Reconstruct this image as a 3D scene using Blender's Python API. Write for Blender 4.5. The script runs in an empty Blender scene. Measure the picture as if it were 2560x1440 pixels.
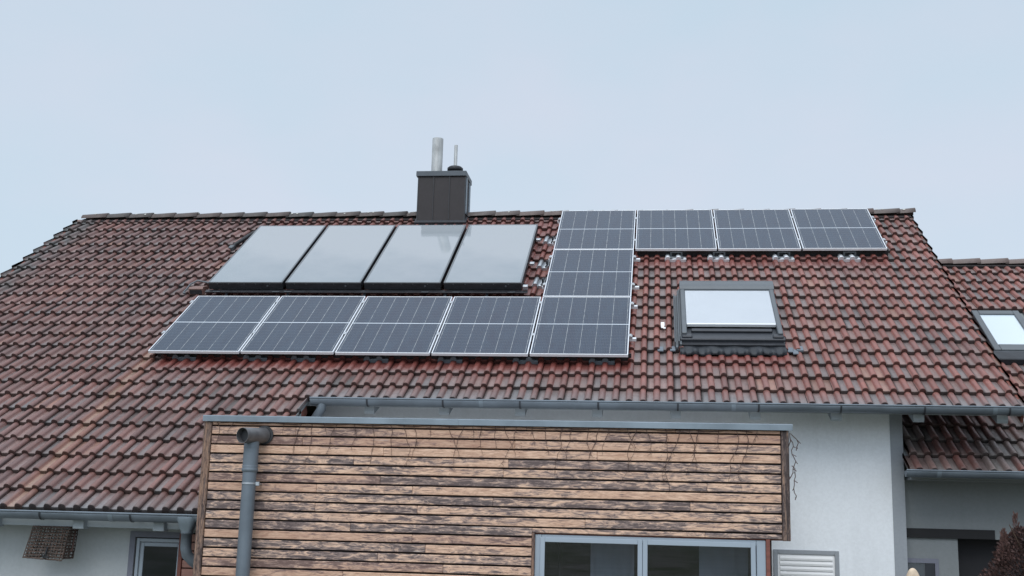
import bpy, math, random
from mathutils import Vector, Matrix, noise
random.seed(7)
scene = bpy.context.scene
COL = scene.collection

# ---------------------------------------------------------------- camera
M = ((0.9924716883865443, -0.12246002414967457, -0.001868217445336346),
     (0.11960371740792905, 0.9723805431258359, -0.20042711925412807),
     (0.026360928158283548, 0.1986947956932072, 0.9797068335124892))
cam_d = bpy.data.cameras.new("camera")
cam = bpy.data.objects.new("camera", cam_d)
COL.objects.link(cam)
cam.matrix_world = Matrix(((M[0][0], M[0][2], -M[0][1], 6.095041),
                           (M[1][0], M[1][2], -M[1][1], -13.428402),
                           (M[2][0], M[2][2], -M[2][1], -1.966054),
                           (0, 0, 0, 1)))
cam_d.sensor_width = 36.0
cam_d.lens = 36.0 * 2942.22 / 2560.0
cam_d.clip_start = 0.1
cam_d.clip_end = 3000
scene.camera = cam

# ---------------------------------------------------------------- sky and light
SUN_EL, SUN_AZ = 42.0, 188.0
world = bpy.data.worlds.new("World")
scene.world = world
world.use_nodes = True
wn, wl = world.node_tree.nodes, world.node_tree.links
wn.clear()
out = wn.new('ShaderNodeOutputWorld')
sky = wn.new('ShaderNodeTexSky')
sky.sky_type = 'NISHITA'
sky.sun_disc = False
sky.sun_elevation = math.radians(SUN_EL)
sky.sun_rotation = math.radians(SUN_AZ)
bg1 = wn.new('ShaderNodeBackground')
bg1.inputs[1].default_value = 0.10
wl.new(sky.outputs[0], bg1.inputs[0])
geo = wn.new('ShaderNodeTexCoord')
sep = wn.new('ShaderNodeSeparateXYZ')
wl.new(geo.outputs['Generated'], sep.inputs[0])
grad = wn.new('ShaderNodeValToRGB')
wl.new(sep.outputs[2], grad.inputs[0])
e = grad.color_ramp.elements
e[0].position = 0.0; e[0].color = (0.20, 0.21, 0.21, 1)
e[1].position = 1.0; e[1].color = (1.20, 1.30, 1.42, 1)
for ps, c in ((0.012, (0.46, 0.52, 0.58)), (0.15, (0.675, 0.765, 0.885)), (0.45, (0.635, 0.735, 0.86)), (0.62, (0.72, 0.82, 0.95))):
    k = e.new(ps); k.color = c + (1,)
mp = wn.new('ShaderNodeMapping')
mp.inputs['Scale'].default_value = (1.0, 1.0, 1.9)
wl.new(geo.outputs['Generated'], mp.inputs[0])
nz = wn.new('ShaderNodeTexNoise')
nz.inputs['Scale'].default_value = 4.2
nz.inputs['Detail'].default_value = 5
nz.inputs['Roughness'].default_value = 0.5
wl.new(mp.outputs[0], nz.inputs['Vector'])
cl = wn.new('ShaderNodeValToRGB')
cl.color_ramp.elements[0].position = 0.3; cl.color_ramp.elements[0].color = (0.95, 1.0, 0.995, 1)
cl.color_ramp.elements[1].position = 0.7; cl.color_ramp.elements[1].color = (1.065, 1.01, 1.0, 1)
wl.new(nz.outputs[0], cl.inputs[0])
mul = wn.new('ShaderNodeMix'); mul.data_type = 'RGBA'; mul.blend_type = 'MULTIPLY'
mul.inputs[0].default_value = 1.0
wl.new(grad.outputs[0], mul.inputs[6]); wl.new(cl.outputs[0], mul.inputs[7])
bg2 = wn.new('ShaderNodeBackground')
# the cloud is brighter towards the veiled sun, which stands behind the camera
nrm = wn.new('ShaderNodeVectorMath'); nrm.operation = 'DOT_PRODUCT'
wl.new(geo.outputs['Generated'], nrm.inputs[0])
nrm.inputs[1].default_value = (math.sin(math.radians(SUN_AZ)) * 0.8, math.cos(math.radians(SUN_AZ)) * 0.8, 0.6)
glow = wn.new('ShaderNodeMapRange')
glow.inputs[1].default_value = 0.0; glow.inputs[2].default_value = 1.0
glow.inputs[3].default_value = 1.0; glow.inputs[4].default_value = 2.0
wl.new(nrm.outputs['Value'], glow.inputs[0])
wl.new(glow.outputs[0], bg2.inputs[1])
wl.new(mul.outputs[2], bg2.inputs[0])
mx = wn.new('ShaderNodeMixShader')
mx.inputs[0].default_value = 0.9
wl.new(bg1.outputs[0], mx.inputs[1]); wl.new(bg2.outputs[0], mx.inputs[2])
wl.new(mx.outputs[0], out.inputs[0])

sd = bpy.data.lights.new("sun", 'SUN')
sd.energy = 1.15
sd.angle = math.radians(35)
sd.color = (1.0, 0.96, 0.9)
sun = bpy.data.objects.new("sun", sd)
COL.objects.link(sun)
az, el = math.radians(SUN_AZ), math.radians(SUN_EL)
sdir = Vector((math.sin(az) * math.cos(el), math.cos(az) * math.cos(el), math.sin(el)))
sun.rotation_euler = sdir.to_track_quat('Z', 'Y').to_euler()
sun.location = (0, 0, 30)

scene.view_settings.view_transform = 'Standard'
scene.view_settings.look = 'None'
scene.view_settings.gamma = 1
scene.view_settings.exposure = 0.0

# ---------------------------------------------------------------- frame of the roof
TH = 0.596567
CT, ST = math.cos(TH), math.sin(TH)
S = 0.327227
V0 = -1.226835
R_ = 0.1487          # distance between rolls
TW = 2 * R_
def rp(u, v, n):
    return (u, v * CT - n * ST, v * ST + n * CT)

# ---------------------------------------------------------------- materials
def principled(name):
    m = bpy.data.materials.new(name)
    m.use_nodes = True
    nt = m.node_tree
    b = nt.nodes['Principled BSDF']
    return m, nt, b
def N(nt, t, **kw):
    n = nt.nodes.new(t)
    for k, v in kw.items():
        setattr(n, k, v)
    return n
def noise_node(nt, vec, scale, detail=4, rough=0.55, dist=0.0):
    n = N(nt, 'ShaderNodeTexNoise')
    n.inputs['Scale'].default_value = scale
    n.inputs['Detail'].default_value = detail
    n.inputs['Roughness'].default_value = rough
    n.inputs['Distortion'].default_value = dist
    nt.links.new(vec, n.inputs['Vector'])
    return n.outputs[0]
def ramp(nt, fac, stops):
    r = N(nt, 'ShaderNodeValToRGB')
    el = r.color_ramp.elements
    while len(el) < len(stops):
        el.new(0.5)
    for q, (p, c) in zip(el, stops):
        q.position = p
        q.color = (c, c, c, 1) if isinstance(c, (int, float)) else tuple(c) + (1,)
    nt.links.new(fac, r.inputs[0])
    return r.outputs[0]
def mixc(nt, fac, a, b, blend='MIX'):
    m = N(nt, 'ShaderNodeMix', data_type='RGBA', blend_type=blend)
    for sock, val in ((0, fac), (6, a), (7, b)):
        if hasattr(val, 'links') or isinstance(val, bpy.types.NodeSocket):
            nt.links.new(val, m.inputs[sock])
        elif isinstance(val, (int, float)):
            m.inputs[sock].default_value = val
        else:
            m.inputs[sock].default_value = tuple(val) + (1,)
    return m.outputs[2]
def math_node(nt, op, a, b=None, c=None):
    m = N(nt, 'ShaderNodeMath', operation=op)
    for i, val in enumerate((a, b, c)):
        if val is None: continue
        if isinstance(val, bpy.types.NodeSocket): nt.links.new(val, m.inputs[i])
        else: m.inputs[i].default_value = val
    return m.outputs[0]
def coords(nt, scale=(1, 1, 1), kind='Object'):
    t = N(nt, 'ShaderNodeTexCoord')
    mp = N(nt, 'ShaderNodeMapping')
    mp.inputs['Scale'].default_value = scale
    nt.links.new(t.outputs[kind], mp.inputs[0])
    return mp.outputs[0]
def bump(nt, b, h, strength, dist):
    bn = N(nt, 'ShaderNodeBump')
    bn.inputs['Strength'].default_value = strength
    bn.inputs['Distance'].default_value = dist
    nt.links.new(h, bn.inputs['Height'])
    nt.links.new(bn.outputs[0], b.inputs['Normal'])
def simple(name, base, rough=0.6, metal=0.0, var=0.15, scale=3.0, stretch=(1, 1, 1), bmp=0.0, bscale=60, spec=0.5, rvar=0.0):
    m, nt, b = principled(name)
    v = coords(nt, stretch)
    f = noise_node(nt, v, scale, 6, 0.6)
    lo = tuple(c * (1 - var) for c in base); hi = tuple(min(1, c * (1 + var)) for c in base)
    nt.links.new(ramp(nt, f, [(0.3, lo), (0.7, hi)]), b.inputs['Base Color'])
    b.inputs['Roughness'].default_value = rough
    if rvar:
        nt.links.new(ramp(nt, f, [(0.3, rough - rvar), (0.7, rough + rvar)]), b.inputs['Roughness'])
    b.inputs['Metallic'].default_value = metal
    b.inputs['Specular IOR Level'].default_value = spec
    if bmp:
        bump(nt, b, noise_node(nt, v, bscale, 4, 0.6), bmp, 0.01)
    return m

def clay(name):
    m, nt, b = principled(name)
    v = coords(nt)
    at = N(nt, 'ShaderNodeAttribute', attribute_name='Col')
    f1 = noise_node(nt, v, 14, 6, 0.65)
    f2 = noise_node(nt, v, 90, 4, 0.7)
    f3 = noise_node(nt, v, 38, 5, 0.6)
    c = mixc(nt, 1.0, at.outputs['Color'], ramp(nt, f1, [(0.28, 0.82), (0.72, 1.18)]), 'MULTIPLY')
    c = mixc(nt, 1.0, c, ramp(nt, f2, [(0.25, 0.78), (0.75, 1.22)]), 'MULTIPLY')
    vs = coords(nt, (7.0, 0.9, 0.9))
    f4 = noise_node(nt, vs, 1.6, 5, 0.62)
    c = mixc(nt, 1.0, c, ramp(nt, f4, [(0.30, 0.82), (0.52, 1.0), (0.75, 1.14)]), 'MULTIPLY')
    c = mixc(nt, ramp(nt, f3, [(0.62, 0.0), (0.72, 0.35)]), c, (0.20, 0.19, 0.18))
    c = mixc(nt, ramp(nt, f3, [(0.25, 0.4), (0.33, 0.0)]), c, (0.06, 0.045, 0.045))
    nt.links.new(c, b.inputs['Base Color'])
    b.inputs['Roughness'].default_value = 0.55
    nt.links.new(ramp(nt, f1, [(0.3, 0.36), (0.7, 0.66)]), b.inputs['Roughness'])
    bump(nt, b, f2, 0.35, 0.004)
    return m
CLAY = clay('clay_tile')

def wood(name, palette, axis=0, dark=0.5, hl=True):
    """weathered larch: patches of bare tan wood, brown film and grey"""
    m, nt, b = principled(name)
    at = N(nt, 'ShaderNodeAttribute', attribute_name='Col')     # r = seed, g = greyness of the board, b = brown
    sp = N(nt, 'ShaderNodeSeparateColor')
    nt.links.new(at.outputs['Color'], sp.inputs[0])
    t = N(nt, 'ShaderNodeTexCoord')
    s2 = N(nt, 'ShaderNodeSeparateXYZ')
    nt.links.new(t.outputs['Object'], s2.inputs[0])
    def vec(sx, sy, sz, k):
        cx = N(nt, 'ShaderNodeCombineXYZ')
        nt.links.new(math_node(nt, 'MULTIPLY_ADD', s2.outputs[0], sx, math_node(nt, 'MULTIPLY', sp.outputs[0], k)), cx.inputs[0])
        nt.links.new(math_node(nt, 'MULTIPLY', s2.outputs[1], sy), cx.inputs[1])
        nt.links.new(math_node(nt, 'MULTIPLY_ADD', s2.outputs[2], sz, math_node(nt, 'MULTIPLY', sp.outputs[0], k * 3)), cx.inputs[2])
        return cx.outputs[0]
    L, W = (1.0, 9.0) if axis == 0 else (9.0, 1.0)
    big = noise_node(nt, vec(L * 1.3, 3, W * 1.1, 61), 1.0, 6, 0.62, 0.4)
    mid = noise_node(nt, vec(L * 8, 6, W * 3.6, 37), 1.0, 7, 0.72, 1.0)
    fine = noise_node(nt, vec(L * 10, 9, W * 22, 19), 1.0, 4, 0.7, 0.3)
    crk = noise_node(nt, vec(L * 3.2, 5, W * 15, 83), 1.0, 5, 0.6, 1.2)
    tan, tan2, brown, grey, dk = palette
    c = mixc(nt, ramp(nt, mid, [(0.40, 0.0), (0.60, 1.0)]), tan, tan2)
    c = mixc(nt, math_node(nt, 'MULTIPLY', ramp(nt, fine, [(0.48, 0.0), (0.62, 0.8)]), 0.7), c, brown)
    gsum = math_node(nt, 'ADD', math_node(nt, 'ADD', math_node(nt, 'MULTIPLY', mid, 0.55), math_node(nt, 'MULTIPLY', big, 0.45)), math_node(nt, 'MULTIPLY_ADD', sp.outputs[1], 0.15, -0.075))
    c = mixc(nt, ramp(nt, gsum, [(0.475, 0.0), (0.56, 0.88)]), c, grey)
    c = mixc(nt, ramp(nt, math_node(nt, 'MULTIPLY_ADD', fine, 0.35, math_node(nt, 'MULTIPLY', gsum, 0.75)), [(0.56, 0.0), (0.62, 0.95)]), c, dk)
    c = mixc(nt, math_node(nt, 'MULTIPLY', sp.outputs[2], 0.75), c, brown)
    c = mixc(nt, ramp(nt, crk, [(0.30, 0.9), (0.37, 0.0)]), c, dk)
    if hl:
        c = mixc(nt, ramp(nt, crk, [(0.665, 0.0), (0.73, 0.8)]), c, (0.62, 0.58, 0.54))  # pale flecks painted on as specular highlights
    nt.links.new(c, b.inputs['Base Color'])
    b.inputs['Roughness'].default_value = 0.62
    b.inputs['Specular IOR Level'].default_value = 0.35
    bump(nt, b, mid, 0.5, 0.006)
    return m
LARCH = wood('weathered_larch', ((0.69, 0.475, 0.345), (0.49, 0.305, 0.21), (0.24, 0.118, 0.085), (0.27, 0.21, 0.195), (0.085, 0.065, 0.065)))
POSTW = wood('weathered_post', ((0.30, 0.19, 0.13), (0.20, 0.12, 0.085), (0.10, 0.05, 0.035), (0.10, 0.08, 0.08), (0.03, 0.022, 0.022)), axis=1, hl=False)
REDWOOD = simple('red_brown_stain', (0.17, 0.055, 0.04), 0.6, var=0.3, scale=2.5, stretch=(1, 1, 14), bmp=0.2)
REDSLAT = simple('stained_slat', (0.30, 0.15, 0.12), 0.6, var=0.25, scale=2.5, stretch=(1, 1, 14), bmp=0.2)
BACKING = simple('dark_membrane', (0.018, 0.014, 0.014), 0.9)
ZINC = simple('weathered_zinc', (0.130, 0.157, 0.185), 0.5, metal=0.3, var=0.24, scale=2.2, rvar=0.1, bmp=0.08, bscale=25)
ZINC2 = simple('zinc_sheet', (0.18, 0.22, 0.255), 0.42, metal=0.35, var=0.2, scale=3.0, rvar=0.08)
GALV = simple('galvanised_steel', (0.42, 0.45, 0.48), 0.35, metal=0.7, var=0.2, scale=9)
PLATE = simple('bright_metal_plate', (0.66, 0.69, 0.73), 0.38, metal=0.35, var=0.12, scale=8)
ALU = simple('anodised_frame', (0.66, 0.69, 0.73), 0.38, metal=0.25, var=0.05, scale=5)
ALUSIDE = ALU
STEEL = simple('stainless_flue', (0.40, 0.41, 0.41), 0.48, metal=0.3, var=0.35, scale=7, stretch=(1, 1, .45))
CHIM = simple('dark_brown_sheet', (0.020, 0.0165, 0.0185), 0.6, metal=0.15, var=0.14, scale=6, bmp=0.12, bscale=30)
CHIMCAP = simple('grey_cap_sheet', (0.06, 0.072, 0.085), 0.45, metal=0.3, var=0.1, scale=4)
BLACK = simple('black_rubber', (0.016, 0.018, 0.022), 0.6, var=0.3, scale=12)
BLACKM = simple('black_metal', (0.02, 0.022, 0.027), 0.45, metal=0.2, var=0.3, scale=12)
GREYM = simple('grey_powder_coat', (0.085, 0.098, 0.11), 0.42, metal=0.15, var=0.08, scale=4)
GREYD = simple('dark_grey_metal', (0.028, 0.032, 0.040), 0.45, metal=0.2, var=0.15, scale=6)
LEAD = simple('lead_apron', (0.018, 0.022, 0.028), 0.5, metal=0.25, var=0.35, scale=10, bmp=0.3, bscale=18)
PVC = simple('white_plastic', (0.78, 0.79, 0.80), 0.4, var=0.04)
WINGREY = simple('light_grey_frame', (0.28, 0.33, 0.385), 0.4, var=0.04)

def render_wall(name, base, var=0.05):
    m, nt, b = principled(name)
    v = coords(nt)
    f = noise_node(nt, v, 0.9, 5, 0.6)
    g = noise_node(nt, v, 5, 6, 0.7)
    c = mixc(nt, ramp(nt, f, [(0.3, 0.0), (0.7, 1.0)]), tuple(x * (1 - var) for x in base), base)
    c = mixc(nt, ramp(nt, g, [(0.60, 0.0), (0.80, 0.15)]), c, tuple(x * 0.75 for x in base))
    st = noise_node(nt, coords(nt, (9, 9, 0.7)), 1.0, 5, 0.65)
    c = mixc(nt, ramp(nt, st, [(0.52, 0.0), (0.78, 0.22)]), c, tuple(x * 0.72 for x in base))
    pt = noise_node(nt, v, 34, 3, 0.6)
    c = mixc(nt, 1.0, c, ramp(nt, pt, [(0.3, 0.95), (0.7, 1.03)]), 'MULTIPLY')
    nt.links.new(c, b.inputs['Base Color'])
    b.inputs['Roughness'].default_value = 0.9
    bump(nt, b, noise_node(nt, v, 160, 3, 0.6), 0.35, 0.005)
    return m
WHITE = render_wall('white_render', (0.80, 0.835, 0.87))
GREYBAND = render_wall('grey_painted_band', (0.30, 0.325, 0.355))
SHADEWALL = render_wall('shaded_grey_render', (0.22, 0.24, 0.25))  # the shade on the neighbouring wall is mixed into this grey
PURPLEBAND = render_wall('slate_painted_band', (0.18, 0.19, 0.235))
SOFFIT = simple('painted_boards', (0.30, 0.34, 0.37), 0.7, var=0.06, scale=2)

def cell_material():
    m, nt, b = principled('solar_cells')
    t = N(nt, 'ShaderNodeTexCoord')
    s = N(nt, 'ShaderNodeSeparateXYZ')
    nt.links.new(t.outputs['Object'], s.inputs[0])
    oi = N(nt, 'ShaderNodeObjectInfo')
    X, Y = s.outputs[0], s.outputs[1]
    W, H = 1.134, 1.6905
    def line(coord, pitch, off, half):
        q = math_node(nt, 'DIVIDE', math_node(nt, 'SUBTRACT', coord, off), pitch)
        fr = math_node(nt, 'ABSOLUTE', math_node(nt, 'SUBTRACT', math_node(nt, 'FRACT', math_node(nt, 'ADD', q, 0.5)), 0.5))
        return math_node(nt, 'LESS_THAN', fr, half / pitch)
    cw = (W - 0.07) / 6
    gap = line(X, cw, 0.035, 0.0028)
    bars = line(X, cw / 9, 0.035, 0.0009)
    rows = line(Y, (H - 0.06) / 20, 0.03, 0.0014)
    mid = math_node(nt, 'LESS_THAN', math_node(nt, 'ABSOLUTE', math_node(nt, 'SUBTRACT', Y, H / 2)), 0.0085)
    edge = math_node(nt, 'GREATER_THAN', math_node(nt, 'ABSOLUTE', math_node(nt, 'SUBTRACT', Y, H / 2)), H / 2 - 0.026)
    cx = N(nt, 'ShaderNodeCombineXYZ')
    nt.links.new(math_node(nt, 'MULTIPLY_ADD', oi.outputs['Random'], 40.0, math_node(nt, 'MULTIPLY', X, 3.4)), cx.inputs[0])
    nt.links.new(math_node(nt, 'MULTIPLY', Y, 0.9), cx.inputs[1])
    dirt = noise_node(nt, cx.outputs[0], 2.6, 7, 0.7, 0.3)
    fine = noise_node(nt, cx.outputs[0], 55, 3, 0.8)
    brk = noise_node(nt, cx.outputs[0], 11, 3, 0.7)
    cell = mixc(nt, ramp(nt, dirt, [(0.35, 0.0), (0.70, 1.0)]), (0.003, 0.013, 0.036), (0.018, 0.035, 0.062))
    cell = mixc(nt, ramp(nt, fine, [(0.35, 0.0), (0.75, 0.30)]), cell, (0.07, 0.085, 0.11))
    cell = mixc(nt, math_node(nt, 'MULTIPLY', bars, 0.10), cell, (0.45, 0.46, 0.48))
    cell = mixc(nt, math_node(nt, 'MULTIPLY', rows, 0.22), cell, (0.3, 0.32, 0.35))
    cell = mixc(nt, math_node(nt, 'MULTIPLY', gap, ramp(nt, brk, [(0.36, 0.2), (0.62, 0.9)])), cell, (0.36, 0.38, 0.38))
    cell = mixc(nt, mid, cell, (0.50, 0.55, 0.60))
    cell = mixc(nt, edge, cell, (0.02, 0.025, 0.035))
    nt.links.new(cell, b.inputs['Base Color'])
    b.inputs['Roughness'].default_value = 0.22
    nt.links.new(ramp(nt, dirt, [(0.3, 0.16), (0.7, 0.34)]), b.inputs['Roughness'])
    b.inputs['IOR'].default_value = 1.36
    return m
CELLS = cell_material()

def collector_glass():
    m, nt, b = principled('collector_glass')
    v = coords(nt)
    oi = N(nt, 'ShaderNodeObjectInfo')
    f = noise_node(nt, v, 1.3, 5, 0.5)
    s = N(nt, 'ShaderNodeSeparateXYZ')
    nt.links.new(v, s.inputs[0])
    # uneven tone, paler towards the top of the pane
    tone = math_node(nt, 'ADD', math_node(nt, 'MULTIPLY', f, 0.7), math_node(nt, 'MULTIPLY', s.outputs[1], -0.25))
    c = mixc(nt, ramp(nt, tone, [(0.0, 1.0), (0.38, 0.0)]), (0.175, 0.212, 0.240), (0.26, 0.285, 0.305))
    nt.links.new(c, b.inputs['Base Color'])
    b.inputs['Roughness'].default_value = 0.055
    b.inputs['IOR'].default_value = 1.62
    return m
COLLGLASS = collector_glass()

def pane(name, tint=(0.75, 0.8, 0.85), rough=0.01, ior=1.5):
    m, nt, b = principled(name)
    b.inputs['Base Color'].default_value = tint + (1,)
    b.inputs['Roughness'].default_value = rough
    b.inputs['IOR'].default_value = ior
    b.inputs['Transmission Weight'].default_value = 1.0
    return m
GLASS = pane('window_glass')
SKYGLASS = simple('coated_roof_glass', (0.52, 0.60, 0.66), 0.06, var=0.03, scale=1)
SKYGLASS.node_tree.nodes['Principled BSDF'].inputs['IOR'].default_value = 1.8
ROOMW = simple('room_wall', (0.22, 0.24, 0.27), 0.9)
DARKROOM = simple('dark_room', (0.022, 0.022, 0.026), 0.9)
PANEREFL = simple('pane_reflection', (0.17, 0.19, 0.225), 0.9, var=0.06, scale=2)  # grey of the patio pane reflections, given to plain sheets
WICKER = simple('wicker', (0.075, 0.05, 0.04), 0.75, var=0.5, scale=22)
STONE = simple('sandstone', (0.55, 0.44, 0.33), 0.85, var=0.3, scale=9, bmp=0.6, bscale=22)
VINE = simple('dry_vine', (0.07, 0.04, 0.035), 0.8, var=0.3, scale=20)
BARK = simple('bark', (0.08, 0.05, 0.035), 0.9, var=0.3, scale=14, bmp=0.5)
LICHEN = None
def foliage_mat():
    m, nt, b = principled('dry_conifer')
    at = N(nt, 'ShaderNodeAttribute', attribute_name='Col')
    nt.links.new(at.outputs['Color'], b.inputs['Base Color'])
    b.inputs['Roughness'].default_value = 0.75
    return m
CONIFER = foliage_mat()
def ground_mat():
    m, nt, b = principled('lawn_and_gravel')
    v = coords(nt)
    f = noise_node(nt, v, 0.25, 6, 0.6)
    g = noise_node(nt, v, 14, 6, 0.7)
    c = mixc(nt, ramp(nt, f, [(0.45, 0.0), (0.55, 1.0)]), (0.24, 0.23, 0.21), (0.09, 0.11, 0.05))
    c = mixc(nt, 1.0, c, ramp(nt, g, [(0.3, 0.6), (0.7, 1.3)]), 'MULTIPLY')
    nt.links.new(c, b.inputs['Base Color'])
    b.inputs['Roughness'].default_value = 0.95
    bump(nt, b, g, 0.5, 0.03)
    return m
GROUND = ground_mat()

# ---------------------------------------------------------------- mesh helpers
class MB:
    def __init__(s):
        s.v, s.f, s.c, s.sm = [], [], [], []
    def add(s, vs, fs, col=(1, 1, 1), smooth=False):
        b = len(s.v)
        s.v += [tuple(p) for p in vs]
        s.c += (col if isinstance(col, list) else [col] * len(vs))
        for q in fs:
            s.f.append([b + i for i in q]); s.sm.append(smooth)
    def box(s, x0, x1, y0, y1, z0, z1, col=(1, 1, 1), fr=None, bev=0.0):
        """box; fr maps local coordinates to the mesh (for example the roof frame); bev chamfers all edges"""
        if bev <= 0:
            P = [(x, y, z) for z in (z0, z1) for y in (y0, y1) for x in (x0, x1)]
            F = [(0, 2, 3, 1), (4, 5, 7, 6), (0, 1, 5, 4), (2, 6, 7, 3), (0, 4, 6, 2), (1, 3, 7, 5)]
        else:
            bev = min(bev, (x1 - x0) * .45, (y1 - y0) * .45, (z1 - z0) * .45)
            P, idx = [], {}
            for a, X in enumerate((x0, x1)):
                for b_, Yy in enumerate((y0, y1)):
                    for c_, Z in enumerate((z0, z1)):
                        sx, sy, sz = (1 - 2 * a), (1 - 2 * b_), (1 - 2 * c_)
                        for ax in range(3):
                            p = [X + sx * bev, Yy + sy * bev, Z + sz * bev]
                            p[ax] = (X, Yy, Z)[ax]
                            idx[(a, b_, c_, ax)] = len(P); P.append(tuple(p))
            F = []
            I = idx
            for a in (0, 1):
                q = [I[(a, 0, 0, 0)], I[(a, 1, 0, 0)], I[(a, 1, 1, 0)], I[(a, 0, 1, 0)]]; F.append(q if a else q[::-1])
                q = [I[(0, a, 0, 1)], I[(1, a, 0, 1)], I[(1, a, 1, 1)], I[(0, a, 1, 1)]]; F.append(q[::-1] if a else q)
                q = [I[(0, 0, a, 2)], I[(1, 0, a, 2)], I[(1, 1, a, 2)], I[(0, 1, a, 2)]]; F.append(q if a else q[::-1])
            for i in (0, 1):
                for j in (0, 1):
                    F.append([I[(0, i, j, 1)], I[(1, i, j, 1)], I[(1, i, j, 2)], I[(0, i, j, 2)]])
                    F.append([I[(i, 0, j, 0)], I[(i, 1, j, 0)], I[(i, 1, j, 2)], I[(i, 0, j, 2)]])
                    F.append([I[(i, j, 0, 0)], I[(i, j, 1, 0)], I[(i, j, 1, 1)], I[(i, j, 0, 1)]])
                    for k in (0, 1):
                        F.append([I[(i, j, k, 0)], I[(i, j, k, 1)], I[(i, j, k, 2)]])
        if fr: P = [fr(*p) for p in P]
        s.add(P, F, col)
    def rbox(s, u0, u1, v0, v1, n0, n1, col=(1, 1, 1), bev=0.0):
        s.box(u0, u1, v0, v1, n0, n1, col, rp, bev)
    def prism_x(s, prof, x0, x1, col=(1, 1, 1), fr=None, smooth=False):
        n = len(prof)
        P = [(x0, a, b) for a, b in prof] + [(x1, a, b) for a, b in prof]
        if fr: P = [fr(*p) for p in P]
        s.add(P, [(i, (i + 1) % n, n + (i + 1) % n, n + i) for i in range(n)], col, smooth)
        s.add(P[:n], [tuple(range(n))[::-1]], col); s.add(P[n:], [tuple(range(n))], col)
    def poly(s, pts, col=(1, 1, 1)):
        s.add(pts, [tuple(range(len(pts)))], col)
    def tube(s, pts, rad, n=12, col=(1, 1, 1), caps=True, inner=0.0):
        pts = [Vector(p) for p in pts]
        rads = rad if isinstance(rad, (list, tuple)) else [rad] * len(pts)
        rings = []
        up = None
        for i, p in enumerate(pts):
            d = (pts[min(i + 1, len(pts) - 1)] - pts[max(i - 1, 0)]).normalized()
            if up is None:
                up = Vector((0, 0, 1)) if abs(d.z) < 0.9 else Vector((1, 0, 0))
            a = d.cross(up).normalized(); b = a.cross(d).normalized(); up = b
            rings.append((p, a, b, rads[i]))
        def shell(k, flip):
            V = []
            for p, a, b, r in rings:
                r = r * k
                for j in range(n):
                    t = 2 * math.pi * j / n
                    V.append(p + a * (r * math.cos(t)) + b * (r * math.sin(t)))
            F = []
            for i in range(len(rings) - 1):
                for j in range(n):
                    q = (i * n + j, i * n + (j + 1) % n, (i + 1) * n + (j + 1) % n, (i + 1) * n + j)
                    F.append(q if not flip else q[::-1])
            s.add(V, F, col, True)
            return V
        V = shell(1.0, False)
        if inner > 0:
            V2 = shell(inner, True)
            for base in (0, (len(rings) - 1) * n):
                A = V[base:base + n]; B = V2[base:base + n]
                s.add(A + B, [(j, (j + 1) % n, n + (j + 1) % n, n + j) for j in range(n)], col)
        elif caps:
            s.add(V[:n], [tuple(range(n))], col); s.add(V[-n:], [tuple(range(n))], col)
    def build(s, name, mat, parent=None, origin=None):
        me = bpy.data.meshes.new(name)
        vs = s.v
        if origin is not None:
            ox, oy, oz = origin
            vs = [(a - ox, b - oy, c - oz) for a, b, c in vs]
        me.from_pydata(vs, [], s.f)
        me.polygons.foreach_set('use_smooth', s.sm)
        ca = me.color_attributes.new('Col', 'FLOAT_COLOR', 'POINT')
        flat = []
        for c in s.c: flat += [c[0], c[1], c[2], 1.0]
        ca.data.foreach_set('color', flat)
        me.materials.append(mat)
        me.validate(); me.update()
        o = bpy.data.objects.new(name, me)
        COL.objects.link(o)
        if origin is not None: o.location = origin
        if parent is not None:
            o.parent = parent
            o.matrix_parent_inverse = Matrix.Identity(4)
            o.location = Vector(o.location) - Vector(parent['base'])
        return o
def part(name, mb, mat, parent):
    """mesh given in world coordinates, hung under an empty or another part"""
    base = Vector(parent['base'])
    o = mb.build(name, mat, None, tuple(base))
    o.location = (0, 0, 0)
    o.parent = parent
    o['base'] = tuple(base)
    return o
def part_split(name, mb, mat, parent):
    """one part per loose piece"""
    par = list(range(len(mb.v)))
    def find(a):
        while par[a] != a:
            par[a] = par[par[a]]; a = par[a]
        return a
    for q in mb.f:
        for k in q[1:]: par[find(k)] = find(q[0])
    groups = {}
    for fi, q in enumerate(mb.f): groups.setdefault(find(q[0]), []).append(fi)
    for fs in groups.values():
        m2 = MB(); idx = {}
        for fi in fs:
            for k in mb.f[fi]:
                if k not in idx:
                    idx[k] = len(m2.v); m2.v.append(mb.v[k]); m2.c.append(mb.c[k])
            m2.f.append([idx[k] for k in mb.f[fi]]); m2.sm.append(mb.sm[fi])
        part(name, m2, mat, parent)
def tag(o, label, cat, group=None, kind=None):
    o['label'] = label
    if cat: o['category'] = cat
    if group: o['group'] = group
    if kind: o['kind'] = kind
def thing(name, loc, label, cat, group=None):
    o = bpy.data.objects.new(name, None)
    o.empty_display_size = 0.2
    COL.objects.link(o)
    o.location = loc
    o['base'] = tuple(loc)
    tag(o, label, cat, group)
    return o

# ---------------------------------------------------------------- ground
g = MB()
GZ = -4.0
g.poly([(-600, -600, GZ), (600, -600, GZ), (600, 600, GZ), (-600, 600, GZ)])
go = g.build('ground', GROUND); go['kind'] = 'structure'

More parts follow.
